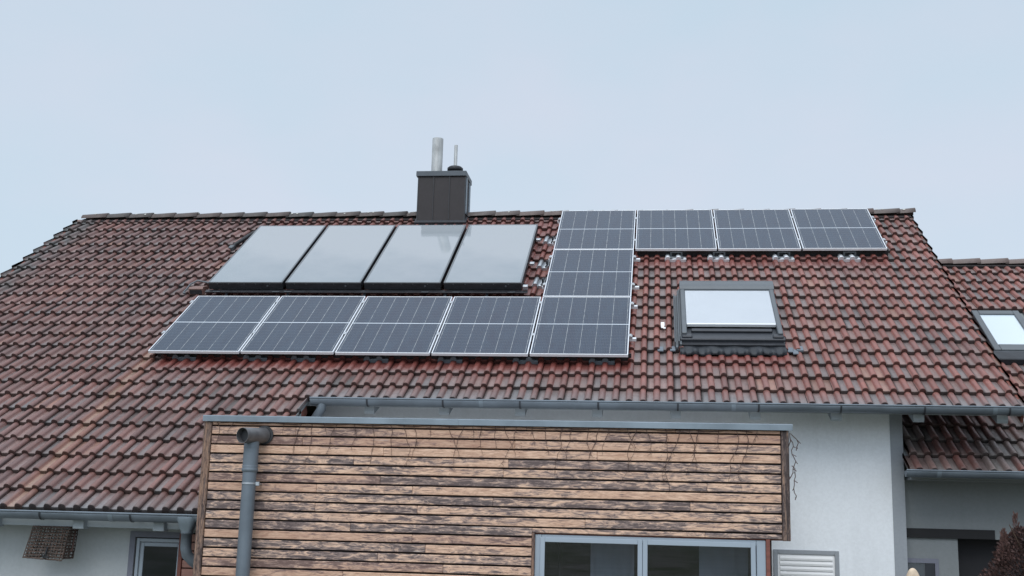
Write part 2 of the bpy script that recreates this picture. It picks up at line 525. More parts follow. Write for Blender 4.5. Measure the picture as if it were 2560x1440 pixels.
# ---------------------------------------------------------------- tiles
# cross-section of one double-roll tile: (x, height, is_roll)
PROF = []
def _roll(c, hw, h, n=7, e0=0.0, e1=0.0):
    for i in range(n + 1):
        t = math.pi * (1 - i / n)
        PROF.append((c + hw * math.cos(t), h * math.sin(t) ** 0.8 + (e0 if i == 0 else 0), 1.0))
PROF.append((0.0, 0.001, 0.2))
_roll(0.040, 0.034, 0.037)
PROF += [(0.0755, -0.014, 0.4), (0.080, -0.014, 0.3), (0.082, 0.0015, 0.0), (0.113, -0.001, 0.0), (0.150, 0.001, 0.0)]
_roll(0.040 + R_, 0.037, 0.038)
PROF += [(0.228, 0.0005, 0.0), (0.262, -0.001, 0.0), (TW - 0.006, 0.001, 0.1), (TW, -0.004, 0.2)]
LIP = 0.044
def lerp(a, b, t): return tuple(x + (y - x) * t for x, y in zip(a, b))
def tile_colour(u, v, roll, rnd, clean, houses=0):
    nz = noise.noise(Vector((u * 0.55, v * 0.8, houses * 9.0)))
    nf = noise.noise(Vector((u * 2.3, v * 2.9, 4 + houses)))
    right = min(1, max(0, (u - 3.0) / 3.0))
    red = lerp((0.205, 0.098, 0.084), (0.255, 0.100, 0.082), right)
    roll_c = lerp(red, (0.135, 0.086, 0.084), min(1, max(0, 0.24 + 0.5 * nz + (rnd[0] - .5) * .5 - 0.25 * right)))
    pan = lerp((0.235, 0.152, 0.138), (0.158, 0.146, 0.148), min(1, max(0, 0.35 + 0.7 * nf + (rnd[1] - .5) * .9)))  # grey end of the pan colour stands for reflected sky sheen
    if rnd[2] > 0.93: pan = lerp(pan, (0.30, 0.155, 0.115), 0.7)
    if rnd[2] < 0.03: pan = lerp(pan, (0.075, 0.07, 0.068), 0.7)
    c = lerp(pan, roll_c, roll)
    k = 0.9 + 0.30 * (rnd[3] - .5)
    k *= 0.86 + 0.04 * right
    c = tuple(x * k for x in c)
    if clean > 0:
        c = lerp(c, (0.160, 0.036, 0.028), clean)
    return c
def add_tile(mb, u, v, n, length, rnd, colf, u_min=None, u_max=None, lip=LIP):
    du, dn = (rnd[4] - .5) * 0.005, (rnd[5] - .5) * 0.007
    v += (rnd[7] - .5) * 0.010
    tilt = (rnd[6] - .5) * 0.005
    pts = []
    for x, h, r in PROF:
        X = u + x + du
        if u_max is not None and X > u_max: X = u_max
        if u_min is not None and X < u_min: X = u_min
        pts.append((X, h, r))
    V, C = [], []
    m = len(pts)
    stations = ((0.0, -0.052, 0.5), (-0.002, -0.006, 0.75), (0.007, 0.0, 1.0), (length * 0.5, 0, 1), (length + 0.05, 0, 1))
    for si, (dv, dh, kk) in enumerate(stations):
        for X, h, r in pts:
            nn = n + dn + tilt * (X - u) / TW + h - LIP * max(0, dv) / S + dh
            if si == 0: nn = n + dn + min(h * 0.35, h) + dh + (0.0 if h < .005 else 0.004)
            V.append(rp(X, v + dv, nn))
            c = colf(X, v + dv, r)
            if 0.072 < X - u < 0.0815: c = tuple(x * 0.35 for x in c)      # shadow line of the interlock groove, put into the colour
            if si == 0: c = tuple(x * 0.13 for x in c)  # shade and dirt of the down-facing lip, darkened into the colour
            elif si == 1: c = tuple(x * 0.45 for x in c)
            C.append(c)
    F = []
    for i in range(len(stations) - 1):
        for j in range(m - 1):
            F.append((i * m + j, i * m + j + 1, (i + 1) * m + j + 1, (i + 1) * m + j))
    b = len(mb.v)
    mb.v += V; mb.c += C
    for q in F:
        mb.f.append([b + i for i in q]); mb.sm.append(q[0] >= m)
    # side edges of the tile
    for j in (0, m - 1):
        A = V[m + j], V[3 * m + j], V[4 * m + j]
        dn_ = [Vector(p) + Vector((0, 0, -0.03)) for p in A]
        q = [A[0], A[2], dn_[2], dn_[0]]
        mb.add(q, [(0, 1, 2, 3)], [C[2 * m + j]] * 4)
PH = 4.160 - 0.040 - 40 * R_     # phase of the rolls across the roof
NOFF = -0.127
U_L, U_R = -3.39, 9.90
metal_spots = {}
def cells_cols(u0, u1, ph):
    k0 = math.floor((u0 - ph) / TW)
    k1 = math.ceil((u1 - ph) / TW)
    return range(k0, k1)

# ---------------------------------------------------------------- main house
house = thing('house', (2.7, 4.3, GZ), 'long white rendered house under a red brown tiled roof carrying the solar panels', 'house')

VR = 5.17       # ridge along the slope
tiles = MB()
# metal tiles that carry the roof hooks: (nearest u, row)
HOOKS = [(0.30, 4), (1.25, 4), (1.85, 4), (2.62, 4), (3.60, 4), (4.52, 4), (5.42, 4),
         (6.22, 14), (6.86, 14), (7.74, 14), (8.67, 14),
         (4.42, 11), (4.42, 13), (4.42, 16)]
hook_cells = {}
for hu, row in HOOKS:
    k = round((hu - PH) / TW)
    hook_cells[(k, row)] = True
def clean_amount(u, v):
    a = 0.0
    if 0.15 < u < 5.8 and v < 0.2: a = max(a, max(0, 1 - max(0, -(v + 0.02)) / 0.26) * 0.95)
    if 0.0 < u < 5.8 and 0.2 <= v < 5: a = max(a, 0.55)
    if 5.8 < u < 9.25: a = max(a, max(0, 1 - abs(v - 3.30) / 0.30) * 0.8)
    if 4.35 < u < 4.75 and v > 2: a = max(a, 0.35)
    if 6.35 < u < 7.6 and v < .3: a = max(a, max(0, 1 - (0.12 - v) / 0.22) * .6)
    return min(1, a)
def streak(u, v):
    return (-0.02 < u < 0.12) and v < 1.7
for i in range(-6, 20):
    v = V0 + i * S
    length = S
    if v + length + 0.05 > VR: length = VR - v - 0.05
    umax = U_R if i >= 1 else (2.22 if i >= -2 else 2.03)
    rowoff = random.uniform(-.004, .004)
    for k in cells_cols(U_L, umax, PH):
        u = PH + k * TW + rowoff
        if (k, i) in hook_cells: continue
        if 6.36 < u + .05 and u + TW < 7.60 and 0.35 < v and v + S < 2.30: continue
        sk_cut = 7.585 if (u < 7.585 < u + TW and 0.35 < v and v + S < 2.30) else None
        rnd = [random.random() for _ in range(8)]
        seam = streak(u + 0.15, v)
        def cf(U, Vv, r, rnd=rnd, seam=seam, i=i):
            seam = Vv < 1.6 and -0.13 < U < 0.03
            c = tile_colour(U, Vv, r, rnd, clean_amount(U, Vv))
            # lichen near the left verge and the eaves
            edge = max(0, min(1, (-2.75 - U) / 0.5)) * (0.35 + 0.65 * max(0, min(1, (Vv - 1) / 2)))
            edge = min(1, edge * (0.8 + noise.noise(Vector((U * 6, Vv * 6, 0)))))
            c = lerp(c, (0.075, 0.085, 0.085), max(0, edge * 0.85))
            ev = max(0, 1 - (Vv - (V0 + (1 if U > 2.2 else -6) * S)) / 0.34)
            c = lerp(c, (0.17, 0.175, 0.185) if r < .5 else (0.13, 0.11, 0.11), 0.65 * ev)
            if seam: c = lerp(c, (0.31, 0.185, 0.125) if r < .5 else (0.22, 0.10, 0.07), 0.55)
            return c
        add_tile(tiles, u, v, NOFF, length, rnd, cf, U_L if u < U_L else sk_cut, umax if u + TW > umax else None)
# roof
roof_deck = MB()
dn0, dn1 = NOFF - 0.13, NOFF - 0.075
roof_deck.rbox(2.14, U_R - 0.03, V0 + S + 0.04, VR, dn0, dn1)
roof_deck.rbox(U_L + 0.03, 2.138, V0 - 6 * S + 0.04, VR, dn0, dn1)
# rear slope
YR, ZR = rp(0, VR, NOFF)[1:]
BL = 5.6
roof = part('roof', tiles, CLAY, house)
part('roof_deck', roof_deck, SOFFIT, house)
rear = MB()
for i in range(17):
    a = i * S; b_ = a + S + 0.02
    for (x0, x1) in ((U_L, U_R),):
        P = [(x0, YR + a * CT, ZR - a * ST - 0.0), (x1, YR + a * CT, ZR - a * ST - 0.0),
             (x1, YR + b_ * CT, ZR - b_ * ST + 0.03), (x0, YR + b_ * CT, ZR - b_ * ST + 0.03)]
        Q = [(x, y - .02, z - 0.05) for x, y, z in P]
        rear.add(P + Q, [(0, 1, 2, 3), (7, 6, 5, 4), (0, 4, 5, 1), (3, 2, 6, 7), (0, 3, 7, 4), (1, 5, 6, 2)], (0.2, 0.12, 0.1))
part('rear_roof', rear, CLAY, house)

# ridge of overlapping half-round tiles
def ridge(u0, u1, cy, cz, step=0.385, r0=0.080, r1=0.092, lich=True, tint=0.0):
    mb = MB()
    n = 11
    u = u0
    while u < u1 - 0.05:
        L = min(step + 0.05, u1 - u + 0.05)
        rr = random.random(); g_ = random.random()
        base = lerp((0.066, 0.044, 0.038), (0.045, 0.044, 0.042), g_)
        base = lerp(base, (0.19, 0.135, 0.12), tint)
        dz = random.uniform(-.004, .004)
        V, C = [], []
        for s_, (du, rad, lift) in enumerate(((0, r0, 0.0), (L * .5, (r0 + r1) / 2, 0.007), (L, r1, 0.015), (L, r1 - 0.02, 0.015))):
            for j in range(n):
                t = math.pi * j / (n - 1)
                V.append((u + du, cy - rad * 1.08 * math.cos(t), cz + dz + lift - 0.01 + rad * math.sin(t) * 1.0))
                C.append(base)
        F = [(i * n + j, (i + 1) * n + j, (i + 1) * n + j + 1, i * n + j + 1) for i in range(3) for j in range(n - 1)]
        mb.add(V, F, C, True)
        # lichen spots, slightly raised crust
        if lich:
            for _ in range(random.choice((0, 1, 1, 2, 3))):
                a = math.radians(random.uniform(25, 75)); x = u + random.uniform(.06, L - .08)
                rad = r0 + (r1 - r0) * (x - u) / L + 0.003
                q = []
                for j in range(7):
                    w = 2 * math.pi * j / 7; sr = random.uniform(.008, .016)
                    aa = a + sr * math.sin(w) / rad
                    q.append((x + 1.4 * sr * math.cos(w), cy - rad * 1.08 * math.cos(aa), cz + .006 + rad * math.sin(aa)))
                mb.poly(q, (0.42, 0.42, 0.38))
        u += step
    return mb
RC = (YR + 0.012, ZR + 0.018)
part('ridge', ridge(U_L + 0.1, 2.34, RC[0], RC[1]), CLAY, house)
part('ridge', ridge(3.13, U_R + 0.0, RC[0], RC[1], tint=0.25), CLAY, house)
rb = MB(); rb.rbox(U_L + .12, 2.34, VR - .12, VR + .02, NOFF - .02, NOFF + .012); rb.rbox(3.13, U_R - .02, VR - .12, VR + .02, NOFF - .02, NOFF + .012)
part_split('ridge_roll', rb, BACKING, house)

# verge boards and the step of the eaves
vb = MB()
vb.rbox(U_L + 0.01, U_L + 0.035, V0 - 6 * S + .03, VR, NOFF - 0.20, NOFF - 0.03)
vb.rbox(U_R - 0.03, U_R - 0.005, V0 + S + .03, VR, NOFF - 0.20, NOFF - 0.03)
vb.rbox(2.175, 2.195, V0 - 2 * S + .03, V0 + S - 0.002, NOFF - 0.20, NOFF - 0.035)
part_split('verge_board', vb, REDWOOD, house)

# walls: front right, front left, gables, rear
YW = -0.10
w = MB()
zt = rp(0, (YW + (NOFF - 0.13) * ST) / CT, NOFF - 0.13)[2]
w.box(2.16, 8.753, YW, YW + 0.3, GZ - .2, zt - 0.02)
YWL = -2.10
ztl = rp(0, (YWL + (NOFF - 0.13) * ST) / CT, NOFF - 0.13)[2]
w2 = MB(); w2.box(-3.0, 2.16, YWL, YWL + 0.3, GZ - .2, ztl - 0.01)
part('lower_wall', w2, render_wall('shaded_white_render', (0.42, 0.45, 0.47)), house)  # darker copy of the white render, eaves shade mixed into its colour
def gable(x0, x1, yfront):
    zf = rp(0, (yfront + (NOFF - 0.14) * ST) / CT, NOFF - 0.14)[2]
    prof = [(yfront + .301, GZ - .2), (8.6, GZ - .2), (8.6, ZR - (8.6 - YR) * ST / CT - 0.16), (YR, ZR - 0.18), (yfront + .301, zf)]
    w.prism_x(prof[::-1], x0, x1)
gable(8.45, 8.753, YW)
gable(-3.0, -2.7, YWL)
w.box(-2.7, 8.45, 8.3, 8.6, GZ - .2, ZR - (8.6 - YR) * ST / CT - 0.16)
part('wall', w, WHITE, house)
pl_ = MB()
pl_.box(8.623, 8.757, YW - 0.006, YW + 0.12, GZ, zt + 0.01)
part('painted_corner_band', pl_, GREYBAND, house)

# soffits
sf = MB()
sf.box(-3.0, 2.04, -2.47, YWL - 0.002, -2.075, -2.05)
sf.box(-3.0, 2.04, -2.49, -2.465, -2.075, -1.96)
part('eaves_board', sf, SOFFIT, house)

# rafter tails
xs = [3.76 + .845 * k for k in range(-1, 8)]
for x in xs:
    r_ = MB()
    prof = [(-0.60, -0.752), (-0.58, -0.775), (-0.30, -0.66), (YW + .02, -0.53), (YW + .02, -0.33), (-0.60, -0.66)]
    r_.prism_x(prof, x - 0.055, x + 0.055)
    part('rafter_tail', r_, SOFFIT, house)
for x in (-1.1, -0.25, 0.62, 1.42):
    r_ = MB()
    r_.box(x - 0.055, x + 0.055, -2.56, -2.44, -2.095, -2.0, bev=.004)
    part('rafter_tail', r_, SOFFIT, house)
# carport purlins beyond the gable
pu = MB(); pu.box(8.76, 9.85, 1.6, 1.74, 0.62, 0.78)
part('purlin', pu, SOFFIT, house)

# gutters
def gutter(x0, x1, cy, cz, r, joints, bracket_x, name='gutter', parent=house):
    mb = MB()
    n = 12; prof = []
    for j in range(n + 1):
        t = math.pi + math.pi * j / n
        prof.append((cy + r * math.cos(t), cz + r * math.sin(t)))
    for j in range(n, -1, -1):
        t = math.pi + math.pi * j / n
        prof.append((cy + (r - .004) * math.cos(t), cz + (r - .004) * math.sin(t)))
    m_ = len(prof)
    P = [(x0, a, b) for a, b in prof] + [(x1, a, b) for a, b in prof]
    mb.add(P, [(i, (i + 1) % m_, m_ + (i + 1) % m_, m_ + i) for i in range(m_)], smooth=True)
    for X in (x0, x1):
        mb.poly([(X, a, b) for a, b in prof[:n + 1]])
    mb.tube([(x0, cy - r, cz + .004), (x1, cy - r, cz + .004)], 0.0095, 8)
    o = part(name, mb, ZINC, parent)
    for X in joints:
        jm = MB()
        P = []
        for xx in (X - .022, X + .022):
            for j in range(n + 1):
                t = math.pi + math.pi * j / n
                P.append((xx, cy + (r + .003) * math.cos(t), cz + (r + .003) * math.sin(t)))
        jm.add(P, [(j, j + 1, n + 2 + j, n + 1 + j) for j in range(n)], smooth=True)
        part('gutter_joint', jm, ZINC2, o)
    for X in bracket_x:
        jm = MB()
        P = []
        for xx in (X - .009, X + .009):
            for j in range(n + 1):
                t = math.pi + math.pi * j / n
                P.append((xx, cy + (r + .006) * math.cos(t), cz + (r + .006) * math.sin(t)))
        jm.add(P, [(j, j + 1, n + 2 + j, n + 1 + j) for j in range(n)])
        jm.box(X - .009, X + .009, cy + r - .002, cy + r + .09, cz - .03, cz + .01)
        part('gutter_bracket', jm, GREYD, o)
    return o
G1 = (-0.745, -0.632, 0.074)
gutter(2.29, 10.4, *G1, [4.2, 6.9, 9.55], [x + .02 for x in xs if x > 2.5])
G2 = (-2.645, -1.945, 0.070)
gutter(-3.3, 1.99, *G2, [-0.95, 1.0], [-1.1, 0.30, 1.20])
# downpipe of the main gutter: swan neck that dives behind the timber parapet
dp = MB()
dp.tube([(2.42, G1[0], G1[1] - .04), (2.41, G1[0], -0.74), (2.33, -0.72, -0.86), (2.22, -0.6, -1.02), (2.21, -0.5, -1.3)], 0.05, 14)
part('downpipe', dp, ZINC, house)
# funnel and downpipe of the lower gutter
fn = MB()
FX, FY = 1.742, G2[0] - 0.005
secs = [(-1.955, .098, .085), (-1.985, .096, .085), (-2.03, .078, .07), (-2.085, .055, .053), (-2.098, .050, .050)]
V, n = [], 20
for z, a, b in secs:
    for j in range(n):
        t = 2 * math.pi * j / n
        ca, sa = math.cos(t), math.sin(t)
        V.append((FX + a * math.copysign(abs(ca) ** .7, ca), FY + b * math.copysign(abs(sa) ** .7, sa), z))
fn.add(V, [(i * n + j, i * n + (j + 1) % n, (i + 1) * n + (j + 1) % n, (i + 1) * n + j) for i in range(len(secs) - 1) for j in range(n)], smooth=True)
fo = part('rain_hopper', fn, ZINC2, house)
dp = MB()
dp.tube([(FX, FY, -2.095), (FX, FY, -2.115), (FX, FY, -2.1151), (FX, FY, -2.24), (FX + .012, FY + .01, -2.30), (FX + .06, FY + .05, -2.36), (FX + .16, FY + .12, -2.44), (FX + .2, FY + .16, -2.6), (FX + .2, FY + .16, GZ)],
        [.056, .056, .051, .051, .051, .051, .051, .051, .051], 16)
part('downpipe', dp, ZINC, house)

# window in the lower left wall
def frame_ring(mb, x0, x1, z0, z1, wd, y0, y1, bev=0.004):
    mb.box(x0, x0 + wd, y0, y1, z0, z1, bev=bev)
    mb.box(x1 - wd, x1, y0, y1, z0, z1, bev=bev)
    mb.box(x0 + wd, x1 - wd, y0, y1, z1 - wd, z1, bev=bev)
    mb.box(x0 + wd, x1 - wd, y0, y1, z0, z0 + wd, bev=bev)
wf = MB(); frame_ring(wf, 0.945, 1.52, -3.6, -2.108, 0.055, YWL - .012, YWL + .0, bev=0)
lw = part('window', wf, PURPLEBAND, house)
wf = MB(); frame_ring(wf, 1.005, 1.50, -3.55, -2.163, 0.022, YWL - .006, YWL - .001, bev=0)
part('window_reveal', wf, BACKING, lw)
wf = MB(); frame_ring(wf, 1.022, 1.50, -3.54, -2.172, 0.034, YWL - .022, YWL - .007)
frame_ring(wf, 1.066, 1.48, -3.49, -2.212, 0.036, YWL - .018, YWL - .0065)
part('window_frame', wf, WINGREY, lw)
wf = MB(); wf.box(1.10, 1.46, YWL - .012, YWL - .004, -3.45, -2.247)
m_dark = simple('dark_pane', (0.006, 0.008, 0.012), 0.03, var=0.2)
part('pane', wf, m_dark, lw)
wf = MB(); wf.box(1.475, 1.515, YWL - .07, YWL - .023, -3.6, -2.11, bev=.004)
part('window_jamb', wf, REDWOOD, lw)
sl = MB()
for k in range(22):
    z = -2.12 - k * .0823
    sl.box(1.518, 2.045, YWL - .06, YWL - .02, z - .072, z, (random.random(), .3, .9), bev=.004)
part('side_cladding', sl, REDSLAT, house)
bk = MB(); bk.box(1.516, 2.047, YWL - .02, YWL - .003, -3.96, -2.11)
part('side_cladding_backing', bk, BACKING, house)

# roller shutter window in the right wall
wf = MB()
frame_ring(wf, 7.350, 8.043, -3.4, -2.131, 0.046, YW - .02, YW - .001, bev=.003)
rw = part('window', wf, GREYBAND, house)
wf = MB(); frame_ring(wf, 7.396, 7.997, -3.36, -2.177, 0.030, YW - .006, YW - .0015, bev=0)
part('shutter_guide', wf, PVC, rw)
wf = MB()
for k in range(22):
    z = -2.195 - k * 0.0545
    prof = [(YW - .004, z - .052), (YW - .016, z - .046), (YW - .020, z - .026), (YW - .014, z - .004), (YW - .004, z)]
    wf.prism_x(prof, 7.420, 7.973)
part('roller_shutter', wf, PVC, rw)

# chimney
cx0, cx1, cy0, cy1 = 2.352, 3.110, 4.10, 4.60
CZ0, CZ1 = 2.55, 3.405
ch = MB(); ch.box(cx0, cx1, cy0, cy1, CZ0 - .5, CZ1)
cho = part('chimney', ch, CHIM, house)
sm_ = MB()
for x in (2.604, 2.857):
    sm_.box(x - .005, x + .005, cy0 - .012, cy0 - .0005, CZ0 + .12, CZ1 - .004)
sm_.box(cx0 - .004, cx0 + .012, cy0 - .005, cy0 - .0005, CZ0 + .1, CZ1 - .004)
sm_.box(cx1 - .012, cx1 + .003, cy0 - .005, cy0 - .0005, CZ0 + .1, CZ1 - .004)
part_split('seam', sm_, BLACKM, cho)
st_ = MB()
for y0, y1 in ((4.135, 4.215), (4.43, 4.50)):
    st_.box(cx1 + .0005, cx1 + .012, y0, y1, CZ0 + .26, CZ1 - .006, bev=.003)
part_split('side_seam', st_, ZINC2, cho)
cp = MB()
cp.box(cx0 - .03, cx1 + .012, cy0 - .03, cy1 + .03, CZ1, CZ1 + 0.085, bev=.006)
part('cap', cp, CHIMCAP, cho)
fl = MB()
fl.rbox(cx0 - .03, cx1 + .03, 4.835, 5.05, NOFF + 0.01, NOFF + 0.05, bev=.005)
fl.box(cx0 - .02, cx1 + .02, cy0 - .03, cy0 - .006, 2.62, 2.685)
part('flashing', fl, GREYD, cho)
ft = MB()
ft.tube([(2.612, 4.25, CZ1 + .08), (2.612, 4.25, 4.075)], 0.087, 24, inner=0.93)
part('flue_pipe', ft, STEEL, cho)
ft = MB()
ft.tube([(2.91, 4.25, CZ1 + .14), (2.91, 4.25, 3.965)], 0.027, 14, inner=0.85)
part('vent_pipe', ft, STEEL, cho)
ft = MB()
zb = CZ1 + .0855
ft.tube([(2.91, 4.25, zb), (2.91, 4.25, zb + .045)], 0.095, 24)
ft.tube([(2.91, 4.25, zb + .04), (2.91, 4.25, zb + .045), (2.91, 4.25, zb + .09), (2.91, 4.25, zb + .112), (2.91, 4.25, zb + .125)], [.105, .125, .125, .10, .04], 24)
part('cowl', ft, BLACK, cho)

# roof window with roller shutter (skylight)
fr = MB()
fr.rbox(6.387, 6.447, 0.60, 1.93, -0.11, 0.012, bev=.01)
fr.rbox(7.507, 7.567, 0.60, 1.93, -0.11, 0.012, bev=.01)
fr.rbox(6.42, 7.54, 0.62, 1.90, -0.125, -0.108)
sk = part('roof_window', fr, GREYM, house)
x_ = MB()
prof = [(1.925, -.11), (1.925, -.01), (1.935, .012), (1.97, .034), (2.02, .042), (2.12, .038), (2.20, .015), (2.235, -.03), (2.235, -.11)]
x_.prism_x([(a, b) for a, b in prof][::-1], 6.382, 7.575, fr=rp)
part('shutter_box', x_, GREYM, sk)
x_ = MB(); x_.rbox(6.392, 7.565, 1.895, 1.9245, -.10, -.004); part('shutter_box_lip', x_, GREYD, sk)
x_ = MB()
k = 0
vv = 0.885
while vv < 1.895:
    x_.prism_x([(vv, -.02), (vv + .001, -.004), (vv + .008, .0), (vv + .017, -.001), (vv + .020, -.007), (vv + .020, -.02)][::-1], 6.448, 7.506, fr=rp)
    vv += 0.0205
part('roller_shutter', x_, simple('shutter_slats', (0.40, 0.435, 0.475), 0.35, metal=0.15, var=0.03, scale=2), sk)
x_ = MB(); x_.rbox(6.449, 7.505, 0.855, 0.8845, -.035, .006, bev=.004); part('shutter_end_bar', x_, ALU, sk)
x_ = MB()
x_.rbox(6.449, 7.505, 0.62, 0.853, -.11, -.055)
x_.rbox(6.50, 7.455, 0.735, 0.80, -.056, -.025, bev=.008)
x_.rbox(6.387, 6.51, 0.545, 0.62, -.11, -.01, bev=.012)
x_.rbox(7.445, 7.567, 0.545, 0.62, -.11, -.01, bev=.012)
x_.rbox(6.36, 7.59, 0.52, 0.60, -.11, -.035, bev=.01)
part('window_sash', x_, GREYD, sk)
x_ = MB()
x_.rbox(6.375, 7.575, 0.44, 0.519, -.13, -.075)
part('gap_strip', x_, BLACKM, sk)  # black strip stands in for the dark shaded gap below the sash
x_ = MB()
V, nn_ = [], 96
for j in range(nn_ + 1):
    u = 6.36 + (7.58 - 6.36) * j / nn_
    ph = ((u - PH - 0.040) / R_) % 1.0
    d = min(ph, 1 - ph) * R_
    h = 0.030 * max(0, math.cos(min(1, d / .045) * math.pi / 2))
    e_ = 0.290 + 0.008 * math.sin(u * 31) - 0.03 * (1 if d < .03 else 0)
    for (v_, n_) in ((0.47, -.092), (0.40, -.098), (e_ + .03, NOFF + .018 + h * 1.3), (e_, NOFF + .012 + h * 1.35), (e_, NOFF - .012)):
        V.append(rp(u, v_ + (0 if n_ < -.083 else 0), n_ + .006 * math.sin(u * 23 + v_ * 9)))
x_.add(V, [(j * 5 + i, (j + 1) * 5 + i, (j + 1) * 5 + i + 1, j * 5 + i + 1) for j in range(nn_) for i in range(4)], smooth=True)
part('flashing_apron', x_, LEAD, sk)
x_ = MB()
x_.rbox(6.300, 6.312, 0.46, 1.90, -.12, -.045, bev=.003)
x_.rbox(6.345, 6.36, 0.46, 2.0, -.12, -.035, bev=.003)
x_.rbox(6.314, 6.343, 0.40, 1.95, -.12, -.09)
x_.rbox(6.362, 6.384, 0.42, 2.1, -.12, -.06)
x_.rbox(7.5695, 7.581, 0.50, 2.1, -.12, -.07, bev=.003)
part_split('side_flashing', x_, GREYM, sk)
x_ = MB()
for u0, u1, v_ in ((6.10, 6.17, .36), (6.245, 6.31, .37), (7.60, 7.67, .36), (7.70, 7.78, .38), (7.655, 7.72, .31)):
    x_.rbox(u0, u1, v_, v_ + .11, NOFF - .01, NOFF + .012 + .01 * (u1 > 7.75), bev=.004)
part_split('lead_flap', x_, ZINC, sk)

# ---------------------------------------------------------------- hooks: metal roof tiles with brackets
hookpos = {}
proto = {}
def hook_label(i, n):
    return None
HL = ['metal roof tile and hook under the left end of the lower solar row',
      'metal roof tile below the gap of first and second lower panels',
      'metal roof tile below the middle of the second lower panel',
      'metal roof tile below the left part of the third lower panel',
      'metal roof tile below the left part of the fourth lower panel',
      'metal roof tile below the gap of fourth and fifth lower panels',
      'metal roof tile below the fifth lower panel near its right corner',
      'metal roof tile and hook under the first panel of the upper right row',
      'metal roof tile and hook below the gap left of the upper middle panel',
      'metal roof tile and hook below the gap left of the last upper panel',
      'metal roof tile and hook under the rightmost upper solar panel',
      'lowest silver metal tile between the glass collectors and solar column',
      'middle silver metal tile between the glass collectors and solar column',
      'topmost silver metal tile between the glass collectors and solar column']
for (hu, row), lab in zip(HOOKS, HL):
    k = round((hu - PH) / TW)
    u = PH + k * TW; v = V0 + row * S
    base = rp(u + TW / 2, v, NOFF)
    t = thing('metal_roof_tile', base, lab, 'roof tile', 'metal roof tiles carrying the solar hooks')
    mb = MB()
    rnd = [.5] * 8
    add_tile(mb, u, v - .004, NOFF + 0.004, S, rnd, lambda U, Vv, r: (1, 1, 1), u_max=(u + .175 if row in (11, 13, 16) else None))
    part('plate', mb, PLATE if row == 14 else (GALV if row > 4 else ZINC2), t)
    hk = MB()
    hv = v + 0.05
    for uu in ((u + .085, u + .235) if row in (4, 14) else (u + .14,)):
        hk.rbox(uu - .012, uu + .012, hv - .05, hv + .20, NOFF + .004, NOFF + .014, bev=.003)
        hk.rbox(uu - .012, uu + .012, hv + .03, hv + .045, NOFF + .012, -0.055, bev=.003)
        hk.rbox(uu - .022, uu + .022, hv - .055, hv - .02, NOFF + .002, NOFF + .022, bev=.006)
    if row in (4, 14):
        hk.rbox(u + .07, u + .25, hv - .03, hv - .018, NOFF + .016, NOFF + .026, bev=.002)
        hk.rbox(u + .085, u + .235, hv + .03, hv + .045, -0.066, -0.0555, bev=.002)
    part('roof_hook', hk, GREYM if row == 14 else GREYD, t)

# ---------------------------------------------------------------- solar panels
PW, PHt, PG = 1.134, 1.6905, 0.0237
def make_panel():
    root = bpy.data.objects.new('photovoltaic_module', None)
    COL.objects.link(root)
    root['base'] = (0, 0, 0)
    f = MB(); T = 0.035; wd = 0.012
    f.box(0, wd, 0, PHt, -T, 0, bev=.0015); f.box(PW - wd, PW, 0, PHt, -T, 0, bev=.0015)
    f.box(wd, PW - wd, 0, wd, -T, 0, bev=.0015); f.box(wd, PW - wd, PHt - wd, PHt, -T, 0, bev=.0015)
    part('frame', f, ALU, root)
    c = MB(); c.box(wd, PW - wd, wd, PHt - wd, -0.008, -0.0025)
    part('cell_glass', c, CELLS, root)
    b = MB(); b.box(.45, .68, PHt / 2 - .03, PHt / 2 + .03, -.028, -.0085)
    part('junction_box', b, BLACK, root)
    return root
def copy_tree(o, parent=None):
    c = o.copy(); COL.objects.link(c); c.parent = parent
    for chd in list(o.children): copy_tree(chd, c)
    return c
panel0 = make_panel()
lower = ['first solar panel from the left in the lower row of five', 'second solar panel from the left in the lower row of five',
         'middle solar panel of the lower row of five', 'fourth solar panel from the left in the lower row of five',
         'solar panel at the right end of the lower row, foot of the column']
spots = [(i, 0, lower[i]) for i in range(5)]
spots += [(4, 1, 'middle solar panel of the three in the upright column'), (4, 2, 'top solar panel of the upright column, left end of upper row'),
          (5, 2, 'second solar panel from the left in the upper row by the ridge'), (6, 2, 'third solar panel from the left in the upper row by the ridge'),
          (7, 2, 'solar panel at the right end of the upper row by the ridge')]
for j, (c_, r_, lab) in enumerate(spots):
    o = panel0 if j == 0 else copy_tree(panel0)
    o.location = rp(c_ * (PW + PG), r_ * (PHt + PG), random.uniform(-.002, .002))
    o.rotation_euler = (TH, 0, 0)
    tag(o, lab, 'solar panel', 'dark photovoltaic panels with silver frames')

# black brush strips that keep birds out from under the panels
for u0, u1, v, lab in ((.06, 5.80, .10, 'black bird guard strip under the bottom edge of the lower solar row'),
                       (5.82, 9.27, 2 * (PHt + PG) + .07, 'black bird guard strip under the bottom edge of the upper solar row')):
    mb = MB(); mb.rbox(u0, u1, v, v + .012, NOFF - .012, -.037)
    q = u0 + .03
    rg = random.Random(8)
    while q < u1 - .03:
        mb.rbox(q, q + .004, v - .006, v - .001, -.075 - rg.random() * .02, -.038)
        q += rg.uniform(.04, .12)
    o = mb.build('bird_guard', BLACK, None, rp((u0 + u1) / 2, v, NOFF))
    tag(o, lab, 'bird guard', 'bird guard strips under the solar rows')

